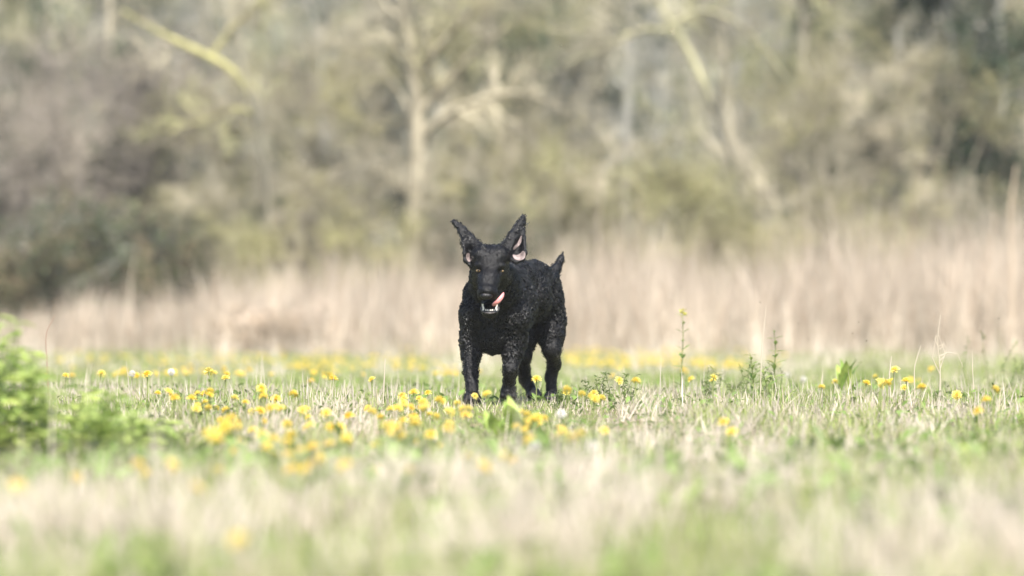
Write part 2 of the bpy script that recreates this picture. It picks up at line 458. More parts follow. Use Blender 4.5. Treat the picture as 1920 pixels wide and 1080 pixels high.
mound = make_tree('bramble_mound', [straight_stem(.34, .01, (a, b), 80 + i) for i, (a, b) in enumerate([(.0, 0), (.7, .1), (-.8, .05), (.4, -.3), (-.4, .3), (1.5, 0), (-1.5, 0)])],
                  (.44, .37, .29), (.46, .385, .30), (.50, .42, .34), 28, limbs=8, limb_len=.35, branch=6, twigs=6, twig_len=.2, limb_min=.05, up=-.06)
place(mound, 515, 34.6, 0, .85)
tag(mound, 'low brown bramble mound in the dry grass left of the dog', 'bramble')
KID = {o.name: kids(o) for o in (tanA, tanB, purp, hazel, willow, ivy, bram)}
used = set()
def tree(o, px, Y, rz, s, label, cat='tree', group=None):
    if o.name in used:
        c = copy_tree(o, None, KID[o.name])
        for k in ('label', 'group', 'category'):
            if k in c: del c[k]
    else:
        used.add(o.name); c = o
    place(c, px, Y, rz, s)
    return tag(c, label, cat, group)

SB = 'shrubs along the wood edge'
tree(purp, 95, 40.5, .2, 1.0, 'purple-brown thorn thicket near the left edge', 'thicket', SB)
tree(purp, 255, 42.5, 1.9, .98, 'purple-brown thorn thicket behind the leaning lichened tree', 'thicket', SB)
tree(purp, -40, 43, 3.6, 1.15, 'purple-brown thorn thicket cut by the left edge', 'thicket', SB)
tree(hazel, 410, 41.5, .5, .85, 'tan many-stemmed shrub below the yellow lichened bough', 'shrub', SB)
tree(hazel, 610, 43.5, 2.2, .95, 'tan many-stemmed shrub just left of the pale forked tree', 'shrub', SB)
tree(hazel, 905, 44, 4.1, .82, 'tan many-stemmed shrub just right of the pale forked tree, behind the dog', 'shrub', SB)
tree(hazel, 1530, 42.5, 1.3, .9, 'tan many-stemmed shrub right of the bent tree', 'shrub', SB)
tree(hazel, 1690, 43.5, 3.3, 1.0, 'tan many-stemmed shrub left of the dark ivy-clad tree', 'shrub', SB)
tree(willow, 1175, 39.5, .4, .95, 'yellow-green budding willow shrub just right of the dog, above the reeds', 'shrub', SB)
tree(willow, 1300, 40.3, 2.0, .85, 'yellow-green budding willow shrub in front of the bent tree', 'shrub', SB)
tree(willow, 1560, 40.0, 3.9, .62, 'small yellow-green budding willow shrub, rightmost of the three', 'shrub', SB)
tree(ivy, 1872, 44.5, .3, 1.0, 'dark ivy-clad tree in the upper right corner', 'tree')
tree(ivy, 1055, 50, 2.4, .95, 'dark ivy-clad tree above and right of the dog', 'tree')
tree(ivy, 690, 56, 4.0, 1.0, 'dark ivy-clad tree far behind the pale forked tree', 'tree')
tree(ivy, 40, 50, 1.2, 1.0, 'dark ivy-clad tree in the upper left corner', 'tree')
tree(bram, 60, 38.2, 0, .95, 'dark green bramble bush at the left edge behind the dry grass', 'bush', SB)
tree(bram, 250, 39.0, 1.0, .9, 'dark green bramble bush second from the left edge', 'bush', SB)
tree(bram, 160, 39.8, 2.3, 1.05, 'dark green bramble bush between two others at the left', 'bush', SB)
tree(bram, 1000, 41.5, 2.0, 1.0, 'dark green bramble bush just right of the dog behind the reeds', 'bush', SB)
tree(bram, 1840, 41.0, 3.0, 1.2, 'dark green bramble bush under the ivy-clad tree at right', 'bush', SB)
for px, Y, rz, sc_, k_, lb in [(345, 39.6, .3, .5, 0, 'low pale sapling clump right of the dark brambles, above the dry grass'),
                              (470, 39.2, 1.7, .6, 1, 'low yellowish willow clump under the yellow lichened bough'),
                              (560, 40.2, 2.9, .55, 0, 'low pale sapling clump above the brown bramble mound'),
                              (690, 39.4, 4.0, .62, 1, 'low yellowish willow clump just left of the pale trunk foot'),
                              (850, 39.8, 5.1, .6, 0, 'low pale sapling clump between the pale trunk and the dog ears'),
                              (1075, 39.0, .9, .55, 0, 'low pale sapling clump above the tail of the dog'),
                              (1420, 39.3, 2.2, .6, 1, 'low yellowish willow clump at the foot of the bent tree'),
                              (1500, 39.9, 3.1, .5, 0, 'low pale sapling clump right of the foot of the bent tree'),
                              (1650, 39.4, 4.4, .58, 1, 'low yellowish willow clump left of the dark brambles at right'),
                              (1760, 39.9, 5.6, .52, 0, 'low pale sapling clump just left of the dark brambles at right')]:
    tree((hazel, willow)[k_], px, Y, rz, sc_, lb, 'shrub', SB)
FR = 'bare trees along the wood edge'
for i, (px, Y, rz, s, lb) in enumerate([
        (170, 47, .3, 1.0, 'bare tan tree behind the purple thicket'),
        (590, 47, 1.4, .95, 'bare tan tree between the lichened tree and the pale forked tree'),
        (960, 46, 2.6, 1.0, 'bare tan tree right behind the dog and right of the pale forked tree'),
        (1180, 47, 3.5, 1.0, 'bare tan tree between the dog and the bent tree'),
        (1500, 45.5, 4.4, 1.05, 'bare tan tree right of the bent tree'),
        (1700, 46.5, 5.2, 1.0, 'bare tan tree left of the upper right ivy-clad tree'),
        (1960, 48, .9, 1.0, 'bare tan tree at the right edge beside the ivy-clad tree')]):
    tree((tanA, tanB)[i % 2], px, Y, rz, s, lb, 'tree', FR)
r = np.random.default_rng(5)
for i in range(17):
    px = -120 + i * 135 + r.uniform(-40, 40)
    tree((tanB, tanA)[i % 2] if i % 5 != 3 else ivy, px, r.uniform(52, 62), r.uniform(0, 6.2), r.uniform(.95, 1.25),
         'hazy tree in the deep wood behind the front row' , 'tree', 'trees deep in the wood')

# the far wood that reads as one mass
r = np.random.default_rng(31)
far = Soup()
n = 150
base = np.stack([r.uniform(-22, 22, n), r.uniform(66, 82, n), np.full(n, -.6)], axis=1)
h = r.uniform(5, 9, n)
tp = base[:, None, :] + np.stack([np.cumsum(r.normal(0, .12, (n, 7)), axis=1), np.zeros((n, 7)), np.linspace(0, 1, 7)[None] * h[:, None]], axis=2)
trd = r.uniform(.04, .13, n)[:, None] * np.linspace(1, .3, 7)[None]
V, F = tubes(tp, trd, 5); far.add(V, F, tints(GREY, n, 35, r, .3))
b1, r1 = spawn(tp, trd, 16, 1.8, .8, 5, .05, r, tmin=.03)
V, F = tubes(b1, np.maximum(r1, .012), 3); far.add(V, F, tints(GREY, len(b1), 15, r, .3, TAN, .5))
b2, r2 = spawn(b1, r1, 9, .8, .7, 3, 0, r, tmin=.05)
V, F = tubes(b2, np.maximum(r2, .009), 3); far.add(V, F, tints(GREY, len(b2), 9, r, .3, TAN, .5))
nl = 16000
src = b2.reshape(-1, 3)
V, F = leaf_batch(src[r.integers(0, len(src), nl)], r.normal(0, 1, (nl, 3)), .16, .1, r=r)
far.add(V, F, tints((.07, .10, .055), nl, 8, r, .35))
tag(far.build('far_wood', M['twig']), 'grey distant wood showing through the gaps between the trees', 'wood', kind='stuff')

# ------------------------------------------------------------------ reeds: the pale dry belt in front of the wood
def blades(n, X, Y, Z, H, W, lean, C, r, bend=.35):
    yaw = r.uniform(0, 2 * np.pi, n)
    sd = np.stack([np.cos(yaw), np.sin(yaw), np.zeros(n)], axis=1)
    la = r.uniform(0, 2 * np.pi, n); lv = np.abs(r.normal(0, lean, n))
    d = np.stack([np.cos(la) * lv, np.sin(la) * lv, np.ones(n)], axis=1)
    d /= np.linalg.norm(d, axis=1, keepdims=True)
    b = np.stack([np.cos(la), np.sin(la), -.25 * np.ones(n)], axis=1) * (np.abs(r.normal(0, bend, n)) * H)[:, None]
    p0 = np.stack([X, Y, Z], axis=1)
    p1 = p0 + d * (H * .5)[:, None] + b * .18
    p2 = p0 + d * H[:, None] + b * .6
    w = W[:, None] * sd
    V = np.stack([p0 - w * .5, p0 + w * .5, p1 - w * .42, p1 + w * .42, p2], axis=1).reshape(-1, 3)
    T = np.array([[0, 1, 3], [0, 3, 2], [2, 3, 4]])
    F = (np.arange(n)[:, None, None] * 5 + T[None]).reshape(-1, 3)
    return V, F, np.repeat(C, 5, axis=0)

r = np.random.default_rng(41)
n = 40000
Yr = 30.0 + 9.5 * r.uniform(0, 1, n) ** .7
Xr = r.uniform(-1, 1, n) * (.17 * Yr + 2.2)
pxr = Xr / Yr * FPX + 960
Hr = np.interp(pxr, [-200, 60, 300, 420, 560, 700, 850, 1050, 1250, 1450, 1700, 1850, 2100], [.42, .45, .58, .66, .76, .84, .84, .95, 1.15, 1.18, 1.15, 1.25, 1.25])
Hr = Hr * (.5 + .6 * vnoise(Xr * 1.3, Yr * .5, 12) + .4 * vnoise(Xr * 4, Yr * 1.5, 13)) * np.clip(r.normal(.82, .22, n), .3, 1.45)
Hr *= np.interp(Yr, [30, 33.5, 35.8], [.2, .5, 1.08])
keep_ = r.uniform(0, 1, n) < np.clip((Yr - 30.5 - 3.2 * vnoise(Xr * .9, Xr * .13, 15) - 1.2 * vnoise(Xr * 4, Yr * .8, 16)) / 1.8, .02, 1)
Hr = np.where(keep_, Hr, .02) * np.where(r.uniform(0, 1, n) < .045, 1.4, 1)
cR = np.array([.585, .505, .41]) * r.uniform(.7, 1.2, (n, 1)) * (.62 + .72 * vnoise(Xr * 5, Yr * 1.2, 14) ** 1.2)[:, None]
cR[r.uniform(0, 1, n) < .12] = (.34, .25, .18)
V, F, C = blades(n, Xr, Yr, ground_z(Xr, Yr), Hr, r.uniform(.006, .014, n), .13, cR, r, .3)
rs = Soup(); rs.add(V, F, C)
tag(rs.build('tall_dry_grass', M['straw']), 'belt of tall pale dry grass between meadow and wood', 'dry grass', kind='stuff')

# ------------------------------------------------------------------ meadow grass
r = np.random.default_rng(42)
def scatter(n, y0, y1, r, pw=1.0):
    Y = np.sqrt(r.uniform(0, 1, n) * ((y1 + 6) ** 2 - (y0 + 6) ** 2) + (y0 + 6) ** 2) - 6
    X = r.uniform(-1, 1, n) * (.155 * Y + 1.15)
    return X, Y
GREEN1, GREEN2, STRAW, PALE = np.array([.225, .30, .08]), np.array([.33, .385, .13]), np.array([.49, .415, .31]), np.array([.59, .525, .44])
gs = Soup(); ss = Soup()
def field(n, y0, y1, hs, w, gfrac, dry_h, r):
    X, Y = scatter(n, y0, y1, r)
    patch = vnoise(X * 1.5, Y * .8, 20) * .6 + vnoise(X * 4, Y * 2.2, 21) * .4
    gf = np.clip(gfrac + (patch - .5) * 1.9, .04, .96)
    g = r.uniform(0, 1, n) < gf
    H = hs * r.lognormal(0, .32, n) * (.65 + .7 * vnoise(X * 2.1, Y * 1.3, 22))
    H = H * np.where((np.abs(X - .02) < .55) & (Y > 13.3) & (Y < 16.9), .55, 1)
    mix = r.uniform(0, 1, (n, 1))
    C = (GREEN1 * mix + GREEN2 * (1 - mix)) * r.uniform(.75, 1.2, (n, 1))
    k = g
    V, F, c = blades(k.sum(), X[k], Y[k], ground_z(X[k], Y[k]) - .005, H[k], r.uniform(.7, 1.3, k.sum()) * w, .42, C[k], r, .5)
    gs.add(V, F, c)
    k = ~g
    m = r.uniform(0, 1, (n, 1))
    C = (STRAW * m + PALE * (1 - m)) * r.uniform(.75, 1.15, (n, 1))
    V, F, c = blades(k.sum(), X[k], Y[k], ground_z(X[k], Y[k]) - .005, H[k] * dry_h, r.uniform(.6, 1.2, k.sum()) * w * .9, .38, C[k], r, .4)
    ss.add(V, F, c)
field(30000, 4.6, 11.0, .085, .0060, .74, 1.25, r)
field(50000, 11.0, 18.0, .055, .0050, .66, 1.25, r)
field(62000, 18.0, 35.5, .062, .0062, .82, 1.0, r)
# upright pale stubble
def stubble(n, y0, y1, h, r):
    X, Y = scatter(n, y0, y1, r)
    k = vnoise(X * 1.2, Y * .7, 23) + r.normal(0, .12, n) > .42
    X, Y = X[k], Y[k]; n = len(X)
    H = h * r.lognormal(0, .38, n)
    H = H * np.where((np.abs(X - .02) < .5) & (Y > 13.3) & (Y < 16.9), .5, 1)
    C = np.array([.58, .51, .45]) * r.uniform(.7, 1.15, (n, 1))
    V, F, c = blades(n, X, Y, ground_z(X, Y), H, r.uniform(.0028, .006, n), .14, C, r, .12)
    ss.add(V, F, c)
stubble(2600, 4.8, 11, .16, r)
stubble(6500, 11, 19, .085, r)
stubble(3000, 19, 34, .10, r)
# taller tufts, mostly near the camera
def tuft(X, Y, n, h, spread, green):
    x = X + r.normal(0, spread, n); y = Y + r.normal(0, spread, n)
    base = (GREEN2 if green else PALE)
    C = base * r.uniform(.85, 1.25, (n, 1))
    if green: C[r.uniform(0, 1, n) < .3] = STRAW
    V, F, c = blades(n, x, y, ground_z(x, y), h * r.lognormal(0, .25, n), r.uniform(.004, .008, n), .3, C, r, .5)
    (gs if green else ss).add(V, F, c)
for px, py, h, sp, g_ in [(985, 1075, .24, .10, 0), (700, 960, .16, .10, 0), (860, 960, .17, .08, 0), (1060, 930, .15, .09, 0), (1450, 960, .15, .14, 0), (330, 1060, .2, .09, 0), (60, 1060, .2, .1, 0),
                          (1650, 1100, .2, .12, 0), (1790, 1010, .16, .1, 0), (1150, 1000, .17, .1, 0), (560, 1010, .15, .1, 0), (1900, 1090, .2, .1, 0),
                          (430, 1010, .16, .08, 1), (1200, 960, .14, .10, 1), (1850, 930, .17, .10, 1), (720, 1000, .14, .08, 1), (1330, 1080, .17, .1, 1), (140, 1150, .2, .12, 1), (560, 1150, .2, .12, 1),
                          (1020, 1170, .2, .14, 1), (1560, 980, .15, .12, 1), (1260, 1180, .2, .1, 1), (320, 960, .13, .1, 1), (760, 1160, .2, .1, 1), (20, 1000, .16, .1, 1), (1700, 960, .14, .1, 1)]:
    g = on_ground(px, py, 0)
    tuft(g[0], g[1], 150 if g_ else 260, h * (.8 if g_ else 1), sp, g_)
for _ in range(260):
    Yt = r.uniform(5, 15); Xt = r.uniform(-1, 1) * (.155 * Yt + 1)
    if abs(Xt) < .5 and Yt > 12: continue
    tuft(Xt, Yt, 45, r.uniform(.08, .15) * (1.25 if Yt < 10 else .8), .045, r.uniform() < .62)
for _ in range(110):                                                # tussocks along the border with the tall grass
    Yt = r.uniform(25, 33.5); Xt = r.uniform(-1, 1) * (.155 * Yt + 1)
    tuft(Xt, Yt, 40, r.uniform(.1, .3) * np.interp(Yt, [25, 33], [.5, 1.2]), .12, r.uniform() < .35)
# low broad leaves (clover, dandelion and yarrow leaves) between the blades
X, Y = scatter(17000, 5, 34, r)
k = vnoise(X * 1.7, Y * .9, 24) + r.normal(0, .1, len(X)) > .42
X, Y = X[k], Y[k]; n = len(X)
la = r.uniform(0, 2 * np.pi, n)
V, F = leaf_batch(np.stack([X, Y, ground_z(X, Y) + r.uniform(.0, .035, n)], axis=1), np.stack([np.cos(la), np.sin(la), r.uniform(.1, 1.2, n)], axis=1), r.uniform(.03, .08, n), r.uniform(.012, .026, n), r=r)
gs.add(V, F, np.repeat(np.array([.17, .26, .065]) * r.uniform(.7, 1.35, (n, 1)), 8, axis=0))
X, Y = scatter(3600, 5, 12, r)                                      # broad weeds in the near meadow
k = vnoise(X * 1.9, Y * 1.1, 28) + r.normal(0, .06, len(X)) > .56
X, Y = X[k], Y[k]; n = len(X)
la = r.uniform(0, 2 * np.pi, n)
V, F = leaf_batch(np.stack([X, Y, ground_z(X, Y) + r.uniform(.0, .08, n)], axis=1), np.stack([np.cos(la), np.sin(la), r.uniform(.2, 1.6, n)], axis=1), r.uniform(.07, .14, n), r.uniform(.025, .05, n), r=r)
gs.add(V, F, np.repeat(np.array([.20, .30, .075]) * r.uniform(.6, 1.35, (n, 1)), 8, axis=0))
X, Y = scatter(15000, 9, 20, r)
k = (vnoise(X * 2.6, Y * 1.5, 26) + r.normal(0, .07, len(X)) > .55) & ~((np.abs(X) < .35) & (Y > 14) & (Y < 16.5))
X, Y = X[k], Y[k]; n = len(X)
la = r.uniform(0, 2 * np.pi, n)
V, F = leaf_batch(np.stack([X, Y, ground_z(X, Y) + r.uniform(.01, .09, n) * vnoise(X * 5, Y * 4, 27)], axis=1), np.stack([np.cos(la), np.sin(la), r.uniform(-.2, 1.4, n)], axis=1), r.uniform(.02, .05, n), r.uniform(.008, .018, n), r=r)
gs.add(V, F, np.repeat(np.array([.15, .225, .06]) * r.uniform(.6, 1.5, (n, 1)), 8, axis=0))
tag(gs.build('green_grass', M['grass']), 'fresh green grass and low leaves of the meadow', 'grass', kind='stuff')
tag(ss.build('straw_grass', M['straw']), 'pale dry straw and stubble among the meadow grass', 'straw', kind='stuff')

# ------------------------------------------------------------------ the dog: one continuous surface from a distance field
DY = 16.0
def D(px, py, d): return P(px, py, DY + d)
lo = D(835, 775, -.5) ; hi = D(1085, 395, 1.05)
lo = np.minimum(D(835, 775, -.5), D(835, 775, 1.05)); hi = np.maximum(D(1085, 395, 1.05), D(1085, 395, -.5))
lo[1], hi[1] = DY - .5, DY + 1.02
H = .005
dims = np.ceil((hi - lo) / H).astype(int) + 1
ax = [lo[i] + np.arange(dims[i]) * H for i in range(3)]
SD = np.full(dims, 1.0, np.float32)
def smin(a, b, k):
    hh = np.clip(.5 + .5 * (b - a) / k, 0, 1)
    return b * (1 - hh) + a * hh - k * hh * (1 - hh)
def region(c, rad):
    sl = []
    for i in range(3):
        a = max(0, int((c[i] - rad[i] - lo[i]) / H)); b = min(dims[i], int((c[i] + rad[i] - lo[i]) / H) + 2)
        sl.append(slice(a, b))
    g = np.meshgrid(ax[0][sl[0]], ax[1][sl[1]], ax[2][sl[2]], indexing='ij', sparse=True)
    return tuple(sl), g
def ell(c, rad, k=.03, tilt=0.0, sub=False):
    """ellipsoid; tilt turns it about the vertical"""
    rad = np.array(rad); m = rad.max() + .08
    sl, g = region(c, (m, m, m))
    x, y, z = g[0] - c[0], g[1] - c[1], g[2] - c[2]
    if tilt:
        x, y = x * math.cos(tilt) + y * math.sin(tilt), -x * math.sin(tilt) + y * math.cos(tilt)
    k0 = np.sqrt((x / rad[0]) ** 2 + (y / rad[1]) ** 2 + (z / rad[2]) ** 2)
    k1 = np.sqrt((x / rad[0] ** 2) ** 2 + (y / rad[1] ** 2) ** 2 + (z / rad[2] ** 2) ** 2) + 1e-9
    d = k0 * (k0 - 1) / k1
    SD[sl] = -smin(-SD[sl], d, k) if sub else smin(SD[sl], d, k)
def cone(a, b, ra, rb, k=.03):
    m = max(ra, rb) + .08
    c = (a + b) / 2
    sl, g = region(c, np.abs(b - a) / 2 + m)
    ab = b - a; L2 = (ab * ab).sum()
    t_ = np.clip(((g[0] - a[0]) * ab[0] + (g[1] - a[1]) * ab[1] + (g[2] - a[2]) * ab[2]) / L2, 0, 1)
    dd = np.sqrt((g[0] - a[0] - t_ * ab[0]) ** 2 + (g[1] - a[1] - t_ * ab[1]) ** 2 + (g[2] - a[2] - t_ * ab[2]) ** 2)
    SD[sl] = smin(SD[sl], dd - (ra + (rb - ra) * t_), k)
def chain(pts, k=.03):
    for (p, q) in zip(pts[:-1], pts[1:]):
        cone(D(*p[:3]), D(*q[:3]), p[3], q[3], k)
def tri(a, b, c, th, k=.012):
    m = th + .03
    lo_ = np.minimum(np.minimum(a, b), c); hi_ = np.maximum(np.maximum(a, b), c)
    sl, g = region((lo_ + hi_) / 2, (hi_ - lo_) / 2 + m)
    X, Y, Z = np.broadcast_arrays(*g); p = np.stack([X, Y, Z], axis=-1)
    ba, cb, ac = b - a, c - b, a - c
    nn = np.cross(ba, ac)
    pa, pb, pc = p - a, p - b, p - c
    s = (np.sign((pa * np.cross(ba, nn)).sum(-1)) + np.sign((pb * np.cross(cb, nn)).sum(-1)) + np.sign((pc * np.cross(ac, nn)).sum(-1)))
    def e(v, w):
        h_ = np.clip((w @ v) / (v @ v), 0, 1)[..., None]
        return ((v * h_ - w) ** 2).sum(-1)
    d2 = np.where(s < 2, np.minimum(np.minimum(e(ba, pa), e(cb, pb)), e(ac, pc)), (pa @ nn) ** 2 / (nn @ nn))
    SD[sl] = smin(SD[sl], np.sqrt(d2) - th, k)

# trunk
ell(D(926, 586, .12), (.104, .17, .176), .04)
ell(D(955, 570, .30), (.118, .22, .158), .06, .25)
ell(D(990, 556, .54), (.098, .20, .128), .06, .25)
ell(D(1012, 562, .70), (.105, .15, .155), .06, .25)
chain([(940, 522, .10, .070), (970, 519, .35, .062), (1000, 520, .58, .064), (1022, 529, .76, .055)], .05)
ell(D(921, 634, .08), (.066, .12, .062), .05)                       # brisket
# neck
chain([(930, 558, .08, .108), (926, 532, -.03, .100), (922, 512, -.12, .090)], .045)
ell(D(938, 550, .03), (.088, .11, .115), .04)
# forelegs
chain([(895, 550, .05, .060), (889, 590, .00, .062), (885, 640, .02, .047), (883, 666, .0, .037), (883, 698, -.06, .0275), (885, 728, -.10, .029)], .025)
ell(D(885, 746, -.125), (.039, .055, .030), .02)
chain([(960, 558, .06, .068), (967, 595, .02, .062), (966, 640, .05, .046), (961, 666, .03, .037), (957, 692, -.01, .0285), (954, 719, .05, .028)], .025)
ell(D(953, 735, .06), (.036, .045, .036), .02)
# hind legs
chain([(1020, 560, .70, .078), (1030, 600, .68, .072), (1033, 630, .62, .058), (1035, 656, .58, .040), (1039, 684, .71, .029), (1033, 706, .72, .0235), (1034, 730, .70, .027)], .03)
ell(D(1034, 744, .66), (.034, .05, .028), .02)
chain([(990, 590, .70, .078), (984, 636, .62, .052), (981, 668, .60, .036), (981, 692, .70, .030), (985, 712, .74, .026), (994, 727, .72, .027)], .03)
ell(D(1000, 738, .68), (.034, .05, .028), .02)
# toes
for (cx, cy, cd, ww) in ((885, 752, -.165, 9.5), (953, 744, .03, 9.5), (1034, 749, .615, 8.5), (1002, 743, .63, 8)):
    for i in (-1.5, -.5, .5, 1.5):
        ell(D(cx + i * ww * .8, cy + abs(i) * -1.2, cd + abs(i) * .008), (.0105, .02, .014), .008)
# tail
chain([(1034, 522, .78, .028), (1042, 505, .84, .023), (1051, 488, .88, .015), (1056, 472, .90, .004)], .02)
# head
HD = -.21
ell(D(919, 490, HD + .01), (.080, .105, .072), .02)
ell(D(901, 478, HD), (.045, .07, .042), .03)
ell(D(938, 478, HD), (.045, .07, .042), .03)
ell(D(920, 519, -.175), (.086, .095, .078), .045)
ell(D(919, 505, -.235), (.070, .055, .050), .03)
chain([(919, 508, -.26, .048), (916, 528, -.32, .044), (913, 546, -.375, .037)], .035)
ell(D(903.5, 551, -.365), (.021, .04, .031), .018)                     # flews
ell(D(925, 551, -.365), (.022, .04, .031), .018)
ell(D(914, 545, -.395), (.030, .030, .024), .015)
ell(D(899, 497, -.275), (.022, .018, .010), .012)                    # brow ridges
ell(D(939, 498, -.275), (.022, .018, .010), .012)
chain([(921, 556, -.20, .05), (919, 579, -.29, .036), (918.5, 588, -.345, .023)], .02)   # lower jaw
ell(D(918.5, 585, -.33), (.038, .045, .024), .015)
ell(D(917.5, 573.5, -.36), (.031, .085, .021), .006, sub=True)      # the open mouth
for e in ((897, 508), (940, 508.5)):                                 # eye sockets
    ell(D(e[0], e[1], -.298), (.019, .018, .011), .012, sub=True)
# ears, flying up
LE = dict(A=(850.5, 415, -.10), B=(863, 434, -.13), C=(871, 428, -.12), Dd=(869, 454, -.17), E=(883, 442, -.15), F=(900, 461, -.19), G=(871, 475, -.21), H=(872, 489, -.215), I=(884, 500, -.22), J=(898, 480, -.225), K=(882, 478, -.16))
for t3 in ('A B C', 'B C E', 'B Dd E', 'Dd E F', 'Dd F K', 'F J K', 'Dd G K', 'G H K', 'H I K', 'I J K'):
    tri(*[D(*LE[q]) for q in t3.split()], .007)
RE = dict(a=(981, 406, -.10), b=(983, 418, -.11), c=(968, 424, -.13), e=(980, 431, -.13), f=(957, 442, -.17), g=(983, 446, -.17), h=(944, 462, -.19), i=(985, 475, -.215), j=(981, 487, -.22), k=(968, 492, -.225), l=(950, 482, -.225), K=(970, 468, -.15), m=(962, 452, -.19))
for t3 in ('a b c', 'b c e', 'c e f', 'e f m', 'e g K', 'e m K', 'f h m', 'h l m', 'm l K', 'g i K', 'i j K', 'j k K', 'k l K'):
    tri(*[D(*RE[q]) for q in t3.split()], .007)
chain([(850.5, 415, -.10, .007), (866, 432, -.125, .011), (884, 448, -.16, .012), (896, 462, -.19, .02)], .012)
chain([(980.5, 407, -.10, .010), (974, 422, -.125, .014), (961, 441, -.165, .014), (948, 460, -.19, .02)], .012)

def surface_nets(S):
    neg = S < 0
    cnt = np.zeros(np.array(S.shape) - 1, np.int8)
    for o in np.ndindex(2, 2, 2):
        cnt += neg[o[0]:o[0] + S.shape[0] - 1, o[1]:o[1] + S.shape[1] - 1, o[2]:o[2] + S.shape[2] - 1]
    act = np.argwhere((cnt > 0) & (cnt < 8))
    idx = np.full(cnt.shape, -1, np.int32); idx[tuple(act.T)] = np.arange(len(act))
    acc = np.zeros((len(act), 3)); num = np.zeros(len(act))
    corners = [np.array(o) for o in np.ndindex(2, 2, 2)]
    for a in corners:
        for i in range(3):
            if a[i] == 0:
                b = a.copy(); b[i] = 1
                va = S[tuple((act + a).T)]; vb = S[tuple((act + b).T)]
                m = (va < 0) != (vb < 0)
                tt = np.where(m, va / np.where(m, va - vb, 1), 0)
                p = a[None] + (b - a)[None] * tt[:, None]
                acc[m] += p[m]; num[m] += 1
    V = act + acc / num[:, None]
    F = []
    for i in range(3):
        j, k = (i + 1) % 3, (i + 2) % 3
        s0 = [slice(None)] * 3; s1 = [slice(None)] * 3
        s0[i] = slice(0, -1); s1[i] = slice(1, None)
        for q in (j, k):
            s0[q] = slice(1, -1); s1[q] = slice(1, -1)
        A = neg[tuple(s0)]; B = neg[tuple(s1)]
        e = np.argwhere(A != B)
        sg = A[tuple(e.T)]
        e = e.copy(); e[:, j] += 1; e[:, k] += 1
        def cell(dj, dk):
            c = e.copy(); c[:, j] -= dj; c[:, k] -= dk
            return idx[tuple(c.T)]
        q = np.stack([cell(1, 1), cell(0, 1), cell(0, 0), cell(1, 0)], axis=1)
        q[~sg] = q[~sg][:, ::-1]
        F.append(q)
    F = np.concatenate(F)
    return V, F[(F >= 0).all(1)]

def surf(px, py, d0=-.46, d1=.3):
    """front surface of the dog under a photo pixel -> depth offset"""
    for d in np.arange(d0, d1, .0015):
        p = D(px, py, d); i = np.clip(np.round((p - lo) / H).astype(int), 0, dims - 1)
        if SD[tuple(i)] < .0005: return d
    return None

Vg, Fg = surface_nets(SD)
Vd = lo + Vg * H
# vertex normals from the field
G = np.stack(np.gradient(SD), axis=-1)
def normals_at(Vg):
    i = np.clip(np.round(Vg).astype(int), 0, dims - 1)
    n_ = G[tuple(i.T)]; return n_ / (np.linalg.norm(n_, axis=1, keepdims=True) + 1e-9)
Nd = normals_at(Vg)
pxd = Vd[:, 0] / Vd[:, 1] * FPX + 960; pyd = HOR - (Vd[:, 2] - CAMH) / Vd[:, 1] * FPX; dd_ = Vd[:, 1] - DY
def curly(px, py, d):
    """0 on the smooth face and ear fronts, 1 on the curly coat"""
    face = np.clip((d + .215) / .11, 0, 1)
    top = np.clip((484 - py) / 10, 0, 1) * .55
    ear = np.clip((462 - py) / 8, 0, 1) * .45
    c = np.maximum(np.maximum(face * np.where((py < 500) & (d < .05), .35, 1), top), ear)
    low = np.where(d > .4, np.interp(py, [625, 665, 745], [1, .3, .15]), np.interp(py, [650, 700, 745], [1, .7, .3])) * np.where((px > 1030) & (py < 515), .3, 1)
    inner = (((px < 893) & (py > 466) & (py < 495)) | ((px > 955) & (px < 990) & (py > 438) & (py < 490))) & (d < -.06)
    return c * low * np.where(inner, 0, 1)
cu = curly(pxd, pyd, dd_)
def n3(p, f, sd):
    return (vnoise(p[:, 0] * f + p[:, 1] * f * .31, p[:, 2] * f + 3.7, sd) + vnoise(p[:, 1] * f + p[:, 2] * f * .27, p[:, 0] * f + 9.1, sd + 1) + vnoise(p[:, 2] * f + p[:, 0] * f * .23, p[:, 1] * f + 5.3, sd + 2)) / 3
w3 = np.abs(n3(Vd, 78, 1) - .5) * 2.2 + (n3(Vd, 140, 5) - .5) * .5       # ridged: tight curls with dark furrows
Vd = Vd + Nd * ((.28 - w3) * .010 * cu)[:, None]
dog = mk('dog', Vd, Fg, M['coat'])
tag(dog, 'black curly-coated dog running towards the camera with ears flying up', 'dog')

# short flat hair of the face and lower legs
r = np.random.default_rng(76)
tri_c = Vd[Fg].mean(1)
ar = np.linalg.norm(np.cross(Vd[Fg[:, 2]] - Vd[Fg[:, 0]], Vd[Fg[:, 3]] - Vd[Fg[:, 1]]), axis=1) / 2
cm_ = cu[Fg].mean(1)
prob = ar * (1.02 - cm_) * (np.abs(pxd[Fg[:, 0]] - 916) > 0); prob /= prob.sum()
n = 9000
fi = r.choice(len(Fg), n, p=prob)
n0 = Nd[Fg[fi, 0]]
fl = np.array([0, .35, -1.0]) + r.normal(0, .3, (n, 3)); fl -= n0 * (fl * n0).sum(1, keepdims=True); fl /= np.linalg.norm(fl, axis=1, keepdims=True) + 1e-9
Lh = r.uniform(.006, .013, n)[:, None]
p0 = tri_c[fi] - n0 * .0005
V, F = tubes(np.stack([p0, p0 + fl * Lh * .5 + n0 * .0018, p0 + fl * Lh + n0 * .0012], axis=1), np.tile([[.0011, .0009, .0003]], (n, 1)), 3)
o = mk('short_hair', V, F, M['coat'], dog); tag(o, kind='stuff')

